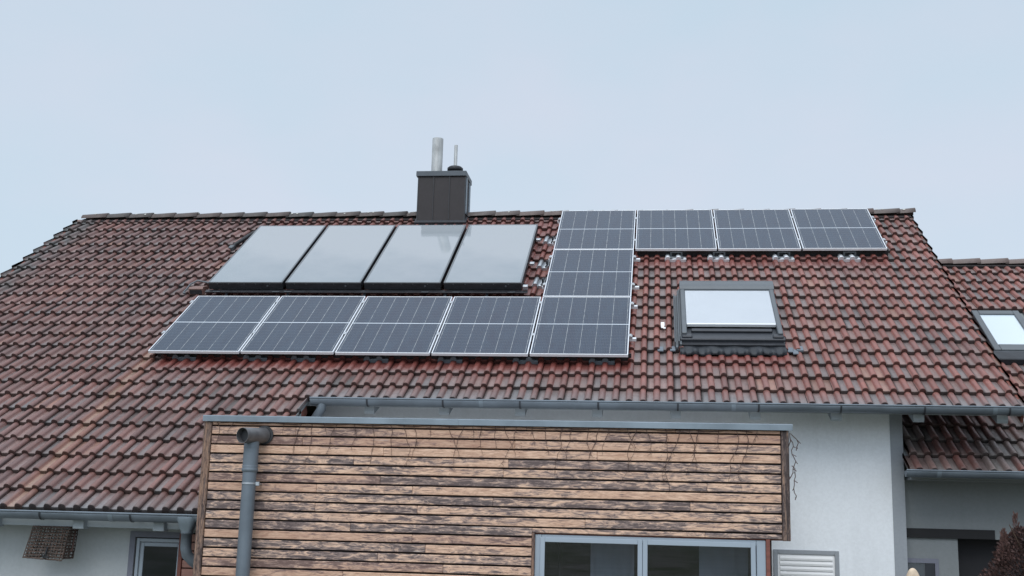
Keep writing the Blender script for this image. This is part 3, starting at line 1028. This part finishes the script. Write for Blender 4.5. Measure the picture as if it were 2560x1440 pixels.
# rails with clamps under the panels
RL = [(.535, -.035, 5.85, (0, 1, 2, 3, 4), 'lower mounting rail under the bottom row of five solar panels'),
      (1.50, -.03, 5.85, (0, 1, 2, 3, 4), 'upper mounting rail under the bottom row of five solar panels'),
      (2.13, 4.58, 5.86, (4,), 'lower mounting rail under the middle panel of the column'),
      (3.14, 4.58, 5.86, (4,), 'upper mounting rail under the middle panel of the column'),
      (3.79, 4.58, 9.30, (4, 5, 6, 7), 'lower mounting rail under the upper row of solar panels'),
      (4.74, 4.58, 9.30, (4, 5, 6, 7), 'upper mounting rail under the upper row of solar panels')]
for v, u0, u1, cs, lab in RL:
    t = thing('mounting_rail', rp((u0 + u1) / 2, v, -.075), lab, 'mounting rail', 'aluminium rails under the solar panels')
    mb = MB(); mb.rbox(u0, u1, v - .02, v + .02, -.076, -.0365, bev=.003)
    part('rail', mb, ALU, t)
    cset = [(c * (PW + PG) - PG / 2) for c in cs] + [(cs[-1] + 1) * (PW + PG) - PG / 2]
    for q, u in enumerate(cset):
        mb = MB()
        if q in (0, len(cset) - 1):
            s_ = -1 if q == 0 else 1
            a, b = sorted((u + s_ * .002 - s_ * .020, u + s_ * .028))
            mb.rbox(a, b, v - .025, v + .025, -.0362, .004 if False else -.002, bev=.003)
            a, b = sorted((u - s_ * .018, u + s_ * .018))
            mb.rbox(a, b, v - .025, v + .025, .0005, .006, bev=.002)
        else:
            mb.rbox(u - .008, u + .008, v - .03, v + .03, -.036, .001)
            mb.rbox(u - .018, u + .018, v - .03, v + .03, .0012, .006, bev=.002)
        part('clamp', mb, GALV, t)

# ---------------------------------------------------------------- solar thermal collectors
CU0, CP, CWd = 0.018, 1.0865, 1.040
CV0, CV1 = 2.045, 4.335
def make_collector():
    root = bpy.data.objects.new('solar_collector', None)
    COL.objects.link(root); root['base'] = (0, 0, 0)
    H = CV1 - CV0
    b = MB(); b.box(0, CWd, 0, H, -.105, -.012, bev=.003); part('tray', b, BLACKM, root)
    f = MB()
    f.box(-.002, .020, 0, H, -.0115, .002, bev=.002); f.box(CWd - .020, CWd + .002, 0, H, -.0115, .002, bev=.002)
    f.box(.0205, CWd - .0205, 0, .012, -.0115, .002, bev=.002); f.box(.0205, CWd - .0205, H - .02, H, -.0115, .002, bev=.002)
    part('frame', f, simple('collector_frame', (0.13, 0.145, 0.16), 0.4, metal=.3), root) if 'collector_frame' not in bpy.data.materials else None
    g_ = MB(); g_.box(.0205, CWd - .0205, .0125, H - .0205, -.0112, -.001)
    part('glass', g_, COLLGLASS, root)
    bl = MB()
    for x in (.12, .28, .50, .66, .86):
        bl.box(x, x + .012, -.004, -.0005, -.03, -.018)
    bl.tube([(.83, -.001, -.052), (.83, -.012, -.052)], .012, 10)
    part_split('fixing', bl, GREYM, root)
    return root
col0 = make_collector()
cl_lab = ['leftmost pale glass collector of the four beside the bare tiles', 'second pale glass collector from the left in the row of four',
          'pale glass collector straight below the chimney, mirroring its flue', 'rightmost pale glass collector of the four, next to the solar column']
for j in range(4):
    o = col0 if j == 0 else copy_tree(col0)
    o.location = rp(CU0 + j * CP, CV0, 0.05); o.rotation_euler = (TH, 0, 0)
    tag(o, cl_lab[j], 'solar collector', 'flat glass collectors in a row')
t = thing('collector_rail', rp(2.1, 1.98, -.08), 'black support rail with feet along the bottom of the glass collectors', 'mounting rail')
mb = MB(); mb.rbox(-.02, 4.40, 1.965, 2.04, -.075, -.057, bev=.003); mb.rbox(-.02, 4.40, 4.0, 4.04, -.085, -.057)
part('rail', mb, BLACKM, t)
for u in (.28, 1.14, 2.2, 3.30, 3.86):
    mb = MB(); mb.rbox(u - .018, u + .018, 1.80, 1.99, NOFF + .02, NOFF + .03, bev=.003); mb.rbox(u - .018, u + .018, 1.972, 1.99, NOFF + .03, -.076)
    part('foot', mb, GREYD, t)
for u in (.10, .93, 1.10, 2.98, 3.4, 4.14):
    mb = MB(); mb.rbox(u, u + .10, 1.955, 1.972, -.0565, -.050, bev=.002)
    part('fixing_plate', mb, GREYM, t)
for v in (2.02, 2.9, 3.85):
    mb = MB(); mb.rbox(4.335, 4.40, v, v + .06, -.05, .01 if v < 2.1 else -.01, bev=.004)
    part('end_bracket', mb, GALV, t)
# insulated pipes at the left of the collectors
t = thing('collector_pipe', rp(-.15, 4.3, -.05), 'black insulated pipe bend at the upper left collector corner', 'pipe')
mb = MB(); mb.tube([rp(.04, 4.27, -.01), rp(-.06, 4.24, -.03), rp(-.12, 4.15, -.05), rp(-.17, 4.0, -.06), rp(-.25, 3.88, -.09), rp(-.27, 3.82, -.16)], .032, 12)
part('insulation', mb, BLACK, t)
mb = MB(); mb.rbox(-.31, -.24, 3.74, 3.84, NOFF - .01, NOFF + .05, bev=.01)
part('lead_sleeve', mb, GREYM, t)
t = thing('vent_tile', rp(-.2, 2.2, -.1), 'raised vent tile with a grey cable at the lower left collector corner', 'vent tile')
mb = MB()
mb.prism_x([(2.03, NOFF), (2.03, NOFF + .085), (2.06, NOFF + .10), (2.22, NOFF + .05), (2.30, NOFF)][::-1], -.27, -.07, (0.17, 0.10, 0.085), fr=rp)
part('hood', mb, CLAY, t)
mb = MB(); mb.rbox(-.255, -.085, 2.022, 2.0295, NOFF + .01, NOFF + .07); part('opening', mb, BLACK, t)
mb = MB(); mb.tube([rp(-.33, 1.98, NOFF + .05), rp(-.31, 2.06, NOFF + .07), rp(-.29, 2.16, NOFF + .10), rp(-.22, 2.25, NOFF + .115), rp(-.1, 2.24, NOFF + .10), rp(.02, 2.2, NOFF + .08)], .012, 8)
mb.tube([rp(-.33, 1.98, NOFF + .05), rp(-.30, 1.96, NOFF + .045)], .015, 8)
part('cable', mb, GREYM, t)
t = thing('roof_sensor', rp(6.16, .98, -.09), 'tiny white sensor box with a hook on the tiles left of the shuttered skylight', 'sensor')
mb = MB(); mb.rbox(6.14, 6.185, 1.02, 1.12, NOFF + .005, NOFF + .035, bev=.004); part('box', mb, PVC, t)
mb = MB(); mb.rbox(6.145, 6.18, .94, 1.0, NOFF + .03, NOFF + .045, bev=.004); mb.rbox(6.17, 6.20, .92, .945, NOFF + .03, NOFF + .045, bev=.003); part('hook', mb, PVC, t)
mb = MB(); mb.rbox(6.15, 6.178, .998, 1.02, NOFF + .01, NOFF + .03); part('strap', mb, BLACK, t)

# ---------------------------------------------------------------- timber extension
EX0, EX1, EY = 2.05, 7.20, -3.20
ext = thing('timber_extension', (4.6, -1.7, GZ), 'flat roofed extension clad in weathered horizontal wooden slats before the white wall', 'extension')
b = MB()
b.box(EX0 + .01, EX1 - .01, EY + .03, -.105, -2.012, -1.075)            # parapet body
b.box(EX0 + .01, 5.055, EY + .03, EY + .20, GZ, -2.0125)                # front wall left of the window
b.box(EX0 + .01, EX0 + .20, EY + .201, -2.12, GZ, -2.0125)
b.box(7.03, 7.05, EY + .05, -.105, GZ, -2.0125)
part('wall', b, BACKING, ext)
b = MB()
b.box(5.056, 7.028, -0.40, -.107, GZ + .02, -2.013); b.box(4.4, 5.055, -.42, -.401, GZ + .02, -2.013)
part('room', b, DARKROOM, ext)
cl_ = MB(); bk = MB()
PITCH, FACE = 0.0823, 0.0680
zg = -1.137
r = random.Random(3)
def slat(x0, x1, z0, z1, row):
    xx = x0
    rowg = r.random()
    while xx < x1 - 1e-6:
        xe = xx + r.choice((0.9, 1.4, 1.9, 2.6, 3.2)) * r.uniform(.85, 1.15)
        if x1 - xe < .5: xe = x1
        seed = r.random()
        gy = .45 * rowg + .55 * r.random()
        brown = max(0, 1 - row / 3.5) * 0.35 + (0.35 if r.random() < .15 else 0) + r.uniform(0, .08)
        dz = r.uniform(-.0012, .0012)
        cl_.box(xx, xe - (.0012 if xe < x1 else 0), EY + r.uniform(0, .0015), EY + .022, z0 + dz, z1 + dz, (seed, gy if row > 3 else gy * .55, min(1, brown)), bev=.004)
        for nx in [q * .6 + .12 + r.uniform(-.02, .02) for q in range(int(xx / .6), int(xe / .6) + 1)]:
            if xx + .02 < nx < xe - .02:
                for nzz in (z0 + .018, z1 - .018):
                    if z1 - z0 > .05: cl_.box(nx - .0028, nx + .0028, EY - .0008, EY + .004, nzz - .0028, nzz + .0028, (seed, .99, 1))
        xx = xe
slat(2.122, 7.134, zg, -1.108, 0)
row = 1
z = zg - (PITCH - FACE)
while z - FACE > GZ:
    if z - FACE > -1.98: slat(2.122, 7.134, z - FACE, z, row)
    elif z > -2.012: slat(2.122, 5.036, z - FACE, z, row); slat(5.0365, 7.134, max(z - FACE, -2.012), z, row)
    else: slat(2.122, 5.036, z - FACE, z, row)
    z -= PITCH; row += 1
part('cladding', cl_, LARCH, ext)
po = MB(); po.box(2.048, 2.120, EY - .012, EY + .03, GZ, -1.108, (.3, .55, .2), bev=.005); part('corner_post', po, POSTW, ext)
po = MB(); po.box(7.136, 7.203, EY - .012, EY + .03, -2.024, -1.108, (.7, .8, .1), bev=.005); part('corner_post', po, POSTW, ext)
po = MB(); po.box(5.037, 5.060, EY - .006, EY + .10, GZ, -2.0125, (.5, .6, .4), bev=.003); part('window_trim', po, POSTW, ext)
po = MB(); po.box(7.000, 7.034, EY + .006, EY + .12, GZ, -2.0125, bev=.003); part('window_trim', po, REDWOOD, ext)
po = MB(); po.box(5.0, 7.20, EY + .031, EY + .3, -2.022, -2.0125); part('soffit_board', po, REDWOOD, ext)
cp = MB()
for x0, x1 in ((EX0 - .008, 4.318), (4.321, 7.234)):
    cp.prism_x([(EY - .036, -1.108), (EY - .036, -1.060), (EY - .030, -1.054), (EY + .25, -1.066), (EY + .25, -1.09), (EY - .028, -1.09), (EY - .028, -1.108)][::-1], x0, x1)
part_split('parapet_cap', cp, ZINC2, ext)
cj = MB(); cj.box(4.27, 4.37, EY - .039, EY - .0365, -1.109, -1.058); cj.box(7.05, 7.10, EY - .038, EY - .0365, -1.108, -1.06); part_split('cap_joint', cj, ZINC2, ext)
fr_ = MB(); fr_.box(EX0, EX1, EY + .26, -.11, -1.0745, -1.068); part('flat_roof', fr_, simple('roof_gravel', (0.42, 0.41, 0.40), 0.95, var=.25, scale=30), ext)
# patio window
WB = GZ + .05
pf = MB()
pf.box(5.061, 5.118, EY + .02, EY + .09, WB, -2.024, bev=.004)
pf.box(6.922, 6.999, EY + .02, EY + .09, WB, -2.024, bev=.004)
pf.box(5.1185, 6.9215, EY + .02, EY + .09, -2.072, -2.024, bev=.004)
pf.box(5.1185, 6.9215, EY + .02, EY + .09, WB, WB + .05, bev=.004)
pw = part('window', pf, WINGREY, ext)
def sash(x0, x1):
    s_ = MB()
    frame_ring(s_, x0, x1, WB + .055, -2.046, 0.040, EY + .005, EY + .019, bev=.003)
    so = part('sash', s_, WINGREY, pw)
    g_ = MB(); g_.box(x0 + .04, x1 - .04, EY + .011, EY + .014, WB + .09, -2.086)
    part('pane', g_, GLASS, pw)
sash(5.108, 5.975); sash(5.978, 6.915)
cu = MB()
P = []
for j in range(60):
    x = 5.52 + .38 * j / 59
    for z_ in (-2.03, GZ + .1): P.append((x, EY + .35 + .004 * math.sin(j * 0.5), z_))
cu.add(P, [(2 * j, 2 * j + 2, 2 * j + 3, 2 * j + 1) for j in range(59)], smooth=True)
part('reflection_sheet', cu, PANEREFL, pw)  # added sheet, stands in for a reflection in the left pane
cu = MB()
P = []
for j in range(50):
    x = 6.46 + .42 * j / 49
    for z_ in (-2.03, GZ + .1): P.append((x, EY + .38 + .004 * math.sin(j * 0.5), z_))
cu.add(P, [(2 * j, 2 * j + 2, 2 * j + 3, 2 * j + 1) for j in range(49)], smooth=True)
part('reflection_sheet', cu, PANEREFL, pw)  # second added sheet, for the reflection in the right pane
# rain pipe with open overflow mouth
rpipe = MB()
PX, PY = 2.541, EY - .115
rpipe.tube([(PX + .0, PY, -1.27), (PX, PY, -1.50)], .066, 22)
rpipe.tube([(PX, PY, -1.50), (PX, PY, -1.503), (PX, PY, -1.515), (PX, PY, -1.53), (PX, PY, -1.545), (PX, PY, -1.56)], [.066, .073, .066, .073, .073, .060], 22)
rpipe.tube([(PX, PY, -1.545), (PX, PY, GZ + .05)], .0605, 22)
rpipe.tube([(PX, PY, -1.335), (PX, PY, -1.345)], .069, 22)
dpo = part('downpipe', rpipe, ZINC, ext)
mo = MB()
A = Vector((PX + .058, EY - .03, -1.228)); B_ = Vector((PX - .035, PY - .155, -1.246))
mo.tube([A + (A - B_) * .12, A.lerp(B_, .5), B_], .068, 24, inner=.93)
part('overflow_mouth', mo, simple('dull_zinc', (0.12, 0.12, 0.125), 0.45, metal=.35, var=.25, scale=14), dpo)
mo = MB(); mo.tube([A.lerp(B_, .80), A.lerp(B_, .81)], .0625, 20); part('pipe_shade_disc', mo, BLACK, dpo)  # black disc stands in for the shade inside the mouth
mo = MB(); mo.tube([(PX + .072, EY - .0135, -1.222), (PX + .072, EY - .004, -1.222)], .084, 24); part('wall_collar', mo, BLACK, dpo)
mo = MB(); mo.tube([(PX, PY, -1.648), (PX, PY, -1.662)], .065, 22); mo.box(PX + .06, PX + .095, PY - .01, PY + .02, -1.675, -1.638, bev=.004)
mo.box(PX + .07, PX + .08, PY + .02, EY, -1.66, -1.65)
part('pipe_clip', mo, GALV, dpo)

# ---------------------------------------------------------------- dead vine on the slats
vm = MB()
rr = random.Random(11)
def twig(p, n, step, rad, droop, spread):
    pts = [Vector(p)]
    d = Vector((rr.uniform(-.5, .5), 0, -1)).normalized()
    for i in range(n):
        d = (d + Vector((rr.uniform(-spread, spread), rr.uniform(-.08, .08), droop))).normalized()
        q = pts[-1] + d * step
        q.y = min(EY - .006, max(EY - .03, q.y))
        pts.append(q)
    vm.tube(pts, [rad * (1 - .6 * i / n) for i in range(n + 1)], 5)
    return pts
x = 2.17
while x < 7.1:
    L_ = rr.choice((3, 4, 5, 7, 9, 12))
    if x > 4.6: L_ += rr.choice((0, 2, 4))
    if not (2.38 < x < 2.72):
        pts = twig((x, EY - .008, -1.112), L_, .035, .0026, -.6, .7)
        for q in pts[1:-1]:
            if rr.random() < .33: twig(q, 2, .022, .0018, rr.uniform(-.5, .3), 1.6)
    x += rr.uniform(.07, .17)
pts = [(2.2 + i * .1, EY - .012, -1.118 + .006 * math.sin(i * 1.7)) for i in range(48)]
vm.tube(pts, .0035, 5)
def hang(p, n):
    pts = [Vector(p)]
    d = Vector((.3, 0, -1))
    for i in range(n):
        d = Vector((rr.uniform(-.6, .6) + (.5 if i < 2 else 0), rr.uniform(-.2, .2), -1)).normalized()
        pts.append(pts[-1] + d * .034)
    vm.tube(pts, .0038, 5)
    for q in pts[2::2]:
        e_ = q + Vector((rr.uniform(-.02, .04), 0, rr.uniform(-.04, .0)))
        vm.tube([q, e_], .003, 4)
hang((7.212, EY, -1.125), 9); hang((7.215, EY - .01, -1.18), 14); hang((7.22, EY + .01, -1.13), 5); hang((7.225, EY + .01, -1.4), 9)
vo = vm.build('dead_vine', VINE, None, (4.6, EY, -1.11))
tag(vo, 'leafless dry vine tendrils creeping over the top wooden slats and hanging at the right corner', 'vine')

# ---------------------------------------------------------------- wicker basket hanging under the lower eaves
bx = thing('wicker_basket', (0.33, -2.45, -2.09), 'dark open weave wicker basket hanging under the left eaves', 'basket')
wb = MB()
rr = random.Random(5)
top = [(0.135, -2.50), (0.505, -2.50), (0.505, -2.32), (0.135, -2.32)]
bot = [(0.075, -2.52), (0.470, -2.52), (0.470, -2.30), (0.075, -2.30)]
zt_, zb_ = -2.085, -2.375
def side_pt(sd, s_, t_):
    a, b = top[sd], top[(sd + 1) % 4]; c, d = bot[sd], bot[(sd + 1) % 4]
    x = (a[0] * (1 - s_) + b[0] * s_) * (1 - t_) + (c[0] * (1 - s_) + d[0] * s_) * t_
    y = (a[1] * (1 - s_) + b[1] * s_) * (1 - t_) + (c[1] * (1 - s_) + d[1] * s_) * t_
    return x, y, zt_ + (zb_ - zt_) * t_ - .02 * s_ * t_ * (sd == 0)
for sd in range(4):
    nv = 12 if sd % 2 == 0 else 6
    for i in range(nv + 1):
        s_ = i / nv; jx = rr.uniform(-.3, .3) / nv
        wb.tube([side_pt(sd, min(1, max(0, s_ + jx * math.sin(k_))), k_ / 5) for k_ in range(6)], .0045, 5)
    for i in range(11):
        t0 = i / 10
        off = -1 if i % 2 else 1
        pts = []
        for k_ in range(nv * 2 + 1):
            x, y, z = side_pt(sd, k_ / (nv * 2), min(1, max(0, t0 + rr.uniform(-.015, .015))))
            w_ = .005 * off * math.sin(k_ * math.pi / 2)
            pts.append((x + (w_ if sd % 2 else 0), y + (0 if sd % 2 else w_), z))
        wb.tube(pts, .0062 if 0 < i < 10 else .008, 5)
part('weave', wb, WICKER, bx)
wb = MB(); wb.tube([(0.52, -2.4, -2.06), (0.515, -2.42, -2.30)], .008, 6); wb.tube([(0.515, -2.42, -2.30), (.50, -2.43, -2.305)], .012, 6)
part('strap', wb, VINE, bx)
wb = MB(); wb.tube([(0.32, -2.53, -2.27), (.31, -2.54, -2.34), (.29, -2.54, -2.365), (.27, -2.54, -2.35), (.30, -2.535, -2.37), (.34, -2.53, -2.365)], .009, 7)
part('clasp', wb, BLACK, bx)
wb = MB(); wb.tube([(0.14, -2.41, -2.085), (0.16, -2.41, -2.03)], .004, 5); wb.tube([(0.50, -2.41, -2.085), (0.48, -2.41, -2.03)], .004, 5)
part('hanger', wb, VINE, bx)

# ---------------------------------------------------------------- neighbouring house
NB = -0.75
nb = thing('neighbouring_house', (11.5, 4.4, GZ), 'lower adjoining house on the right with its own tiled roof and small skylight', 'house')
nt_ = MB()
NV0, NVR = -1.155, 4.74
i = 0
while NV0 + i * S < NVR - .1:
    v = NV0 + i * S
    length = min(S, NVR - v - .05)
    for k in cells_cols(8.675, 14.0, PH + .06):
        u = PH + .06 + k * TW
        um = 8.705 + max(0, min(.082, (rp(0, v + .16, NB)[1] + .52) * .195))
        if u + TW < um + .02: continue
        if 10.30 < u + .1 and u + TW < 11.2 and 1.6 < v and v + S < 3.1: continue
        rnd = [random.random() for _ in range(8)]
        def cf(U, Vv, r, rnd=rnd):
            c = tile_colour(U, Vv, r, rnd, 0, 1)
            mo_ = noise.noise(Vector((U * 1.6, Vv * 1.1, 3))) 
            dk = max(0, min(1, 0.62 + mo_ - max(0, Vv) * .55))
            return lerp(c, (0.062, 0.048, 0.046) if rnd[1] < .6 else (0.12, 0.115, 0.11), dk * .8)
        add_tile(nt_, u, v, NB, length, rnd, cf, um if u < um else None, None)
    i += 1
part('roof', nt_, CLAY, nb)
dk_ = MB(); dk_.rbox(8.76, 14.2, NV0 + .04, NVR, NB - .13, NB - .075); part('roof_deck', dk_, SHADEWALL, nb)
_, YN, ZN = rp(0, NVR, NB)
rs = MB()
rs.add([(8.79, YN, ZN), (14.2, YN, ZN), (14.2, YN + 4.5, ZN - 3.05), (8.79, YN + 4.5, ZN - 3.05), (8.79, YN, ZN - .08), (14.2, YN, ZN - .08), (14.2, YN + 4.5, ZN - 3.13), (8.79, YN + 4.5, ZN - 3.13)],
       [(0, 1, 2, 3), (7, 6, 5, 4), (0, 4, 5, 1), (3, 2, 6, 7), (0, 3, 7, 4), (1, 5, 6, 2)], (.2, .12, .1))
part('rear_roof', rs, CLAY, nb)
part('ridge', ridge(9.2, 14.2, YN + .012, ZN - .005, step=.40, tint=.55, lich=False), CLAY, nb)
rb = MB(); rb.rbox(8.8, 14.1, NVR - .12, NVR + .02, NB - .02, NB + .012); part_split('ridge_roll', rb, BACKING, nb)
_, ge_y, ge_z = rp(0, NV0, NB)
gutter(8.672, 14.0, ge_y - .07, ge_z - .015, .066, [9.0, 10.06], [9.95], parent=nb)
nw = MB()
nw.box(8.765, 14.0, .10, .35, -1.866, -1.12)
nw.box(8.765, 9.335, .12, .35, GZ - .2, -1.967)
nw.box(9.72, 14.0, .10, .35, -1.966, -1.8665)
nw.box(10.6, 14.0, .10, .35, GZ - .2, -1.967)
nw.box(8.765, 14.0, 2.6, 2.8, GZ - .2, -1.2)
nw.box(13.8, 14.0, .36, 8.8, GZ - .2, 0.2)
part('wall', nw, SHADEWALL, nb)
bm = MB(); bm.box(8.765, 9.72, .085, .33, -1.9655, -1.8665); part('dark_band', bm, simple('black_band', (0.004, 0.004, 0.006), 0.7), nb)  # plain black band above the lower wall
bm = MB(); bm.box(9.336, 10.599, .40, .42, GZ, -1.968); part('opening_shade', bm, DARKROOM, nb)  # dark sheet stands in for the shade inside the open recess
bm = MB(); bm.box(8.79, 14.0, -.30, .098, -1.36, -1.335); part('eaves_board', bm, SHADEWALL, nb)
df = MB(); df.box(8.80, 9.125, .104, .1195, -2.235, -2.185); df.box(9.085, 9.125, .104, .1195, GZ, -2.2355)
do = part('door', df, PURPLEBAND, nb)
df = MB(); df.box(8.80, 8.975, .108, .1192, GZ, -2.248, bev=.003); part('door_leaf', df, GREYM, do)
df = MB(); df.box(8.98, 9.083, .112, .1194, GZ, -2.238); part('door_light', df, GREYD, do)
# skylight
x_ = MB()
u0, u1, v0_, v1_ = 10.29, 10.90, 1.68, 2.90
fw = .083
x_.rbox(u0, u0 + fw, v0_, v1_, NB - .05, NB + .055, bev=.006); x_.rbox(u1 - fw, u1, v0_, v1_, NB - .05, NB + .055, bev=.006)
x_.rbox(u0 + fw, u1 - fw, v1_ - .11, v1_, NB - .05, NB + .055, bev=.006); x_.rbox(u0 + fw, u1 - fw, v0_, v0_ + .16, NB - .05, NB + .055, bev=.006)
x_.rbox(u0 - .03, u1 + .03, v0_ - .03, v0_ - .001, NB - .05, NB + .04, bev=.006)
sk2 = part('roof_window', x_, GREYM, nb)
x_ = MB(); x_.rbox(u0 + fw, u1 - fw, v0_ + .161, v1_ - .111, NB + .0, NB + .035); part('pane', x_, SKYGLASS, sk2)
x_ = MB(); x_.rbox(u0 - .06, u1 + .06, v0_ - .26, v0_ - .035, NB - .04, NB + .052, bev=.01); part('flashing_apron', x_, LEAD, sk2)

# ---------------------------------------------------------------- dry conifer
cf_ = thing('conifer_shrub', (9.62, -2.0, GZ), 'brown dried conifer with spiky tips in front of the dark carport opening', 'shrub')
fm = MB()
rr = random.Random(21)
def frond(p, d, L_, wd, col):
    a = d.cross(Vector((rr.uniform(-1, 1), rr.uniform(-1, 1), rr.uniform(-1, 1)))).normalized()
    q = [p - a * wd * .4, p + d * L_ * .5 - a * wd, p + d * L_, p + d * L_ * .5 + a * wd, p + a * wd * .4]
    fm.add(q, [(0, 1, 2, 3, 4)], col)
cx_, cy_ = 9.58, -2.0
def radius(z):       # outline of the crown
    t = (z + 3.9) / 2.10
    if t < 0 or t > 1: return 0.02
    return 0.55 * math.sqrt(max(0, 1 - abs((t - .45) / .56) ** 4))
for _ in range(26000):
    z = rr.uniform(-3.7, -1.86)
    R0 = radius(z)
    a = rr.uniform(0, 2 * math.pi)
    clump = noise.noise(Vector((math.cos(a) * 2.2, math.sin(a) * 2.2, z * 4.5)))
    rad = R0 * (0.86 + .30 * clump) * (1 - .35 * rr.random() ** 2.2)
    p = Vector((cx_ + rad * math.cos(a), cy_ + rad * math.sin(a), z))
    d = Vector((math.cos(a) * .6 + rr.uniform(-.4, .4), math.sin(a) * .6 + rr.uniform(-.4, .4), rr.uniform(.1, 1.1))).normalized()
    k = rr.uniform(.45, 1.25) * (1 + .5 * clump)
    frond(p, d, rr.uniform(.018, .04), rr.uniform(.005, .010), (0.060 * k, 0.028 * k, 0.024 * k))
# upright spikes
for sx, sy, sz, hh in ((-.37, -.1, -1.98, .14), (-.22, .05, -1.93, .24), (-.10, -.15, -1.90, .22), (.05, .1, -1.88, .26), (.2, 0, -1.92, .2), (-.30, .15, -1.98, .1), (.32, .1, -2.0, .2), (-.16, -.2, -1.93, .14)):
    for _ in range(260):
        t_ = rr.random()
        a = rr.uniform(0, 6.283); ra = .045 * (1 - t_) + .006
        p = Vector((cx_ + sx + ra * math.cos(a) + rr.uniform(-.008, .008), cy_ + sy + ra * math.sin(a), sz - .17 + (hh + .12) * t_))
        d = Vector((math.cos(a) * .35, math.sin(a) * .35, 1)).normalized()
        k = rr.uniform(.7, 1.5)
        frond(p, d, rr.uniform(.02, .05), .005, (0.085 * k, 0.045 * k, 0.038 * k))
part('crown', fm, CONIFER, cf_)
tm = MB(); tm.tube([(cx_, cy_, GZ - .1), (cx_ + .01, cy_, -3.2), (cx_, cy_, -2.0)], [.06, .045, .012], 8)
for k in range(14):
    a = k * 2.4; z_ = -3.6 + k * .11
    tm.tube([(cx_, cy_, z_), (cx_ + .25 * math.cos(a), cy_ + .25 * math.sin(a), z_ + .2), (cx_ + .4 * math.cos(a), cy_ + .4 * math.sin(a), z_ + .45)], [.015, .01, .004], 5)
part('trunk', tm, BARK, cf_)

# ---------------------------------------------------------------- standing stone
sm2 = MB()
rr = random.Random(4)
V, n, lv = [], 14, 40
for i in range(lv):
    t_ = 1 - (1 - i / (lv - 1)) ** 2.6
    z_ = GZ + (-2.240 - GZ) * t_
    wv = .19 * (1 - t_ ** 14.0) ** .5 * (1 - .60 * t_) + .003
    for j in range(n):
        a = 2 * math.pi * j / n
        k = 1 + .22 * noise.noise(Vector((math.cos(a) * 1.3, math.sin(a) * 1.3, z_ * 3)))
        V.append((8.42 + .03 * (1 - t_) + wv * k * math.cos(a), -2.0 + wv * .7 * k * math.sin(a), z_))
sm2.add(V, [(i * n + j, i * n + (j + 1) % n, (i + 1) * n + (j + 1) % n, (i + 1) * n + j) for i in range(lv - 1) for j in range(n)], smooth=True)
sm2.add(V[-n:], [tuple(range(n))])
so = sm2.build('standing_stone', STONE, None, (8.42, -2.0, GZ))
tag(so, 'pale sandstone standing stone with a rounded tip beside the grey painted house corner', 'stone')

for o in list(bpy.data.objects):
    if 'base' in o: del o['base']
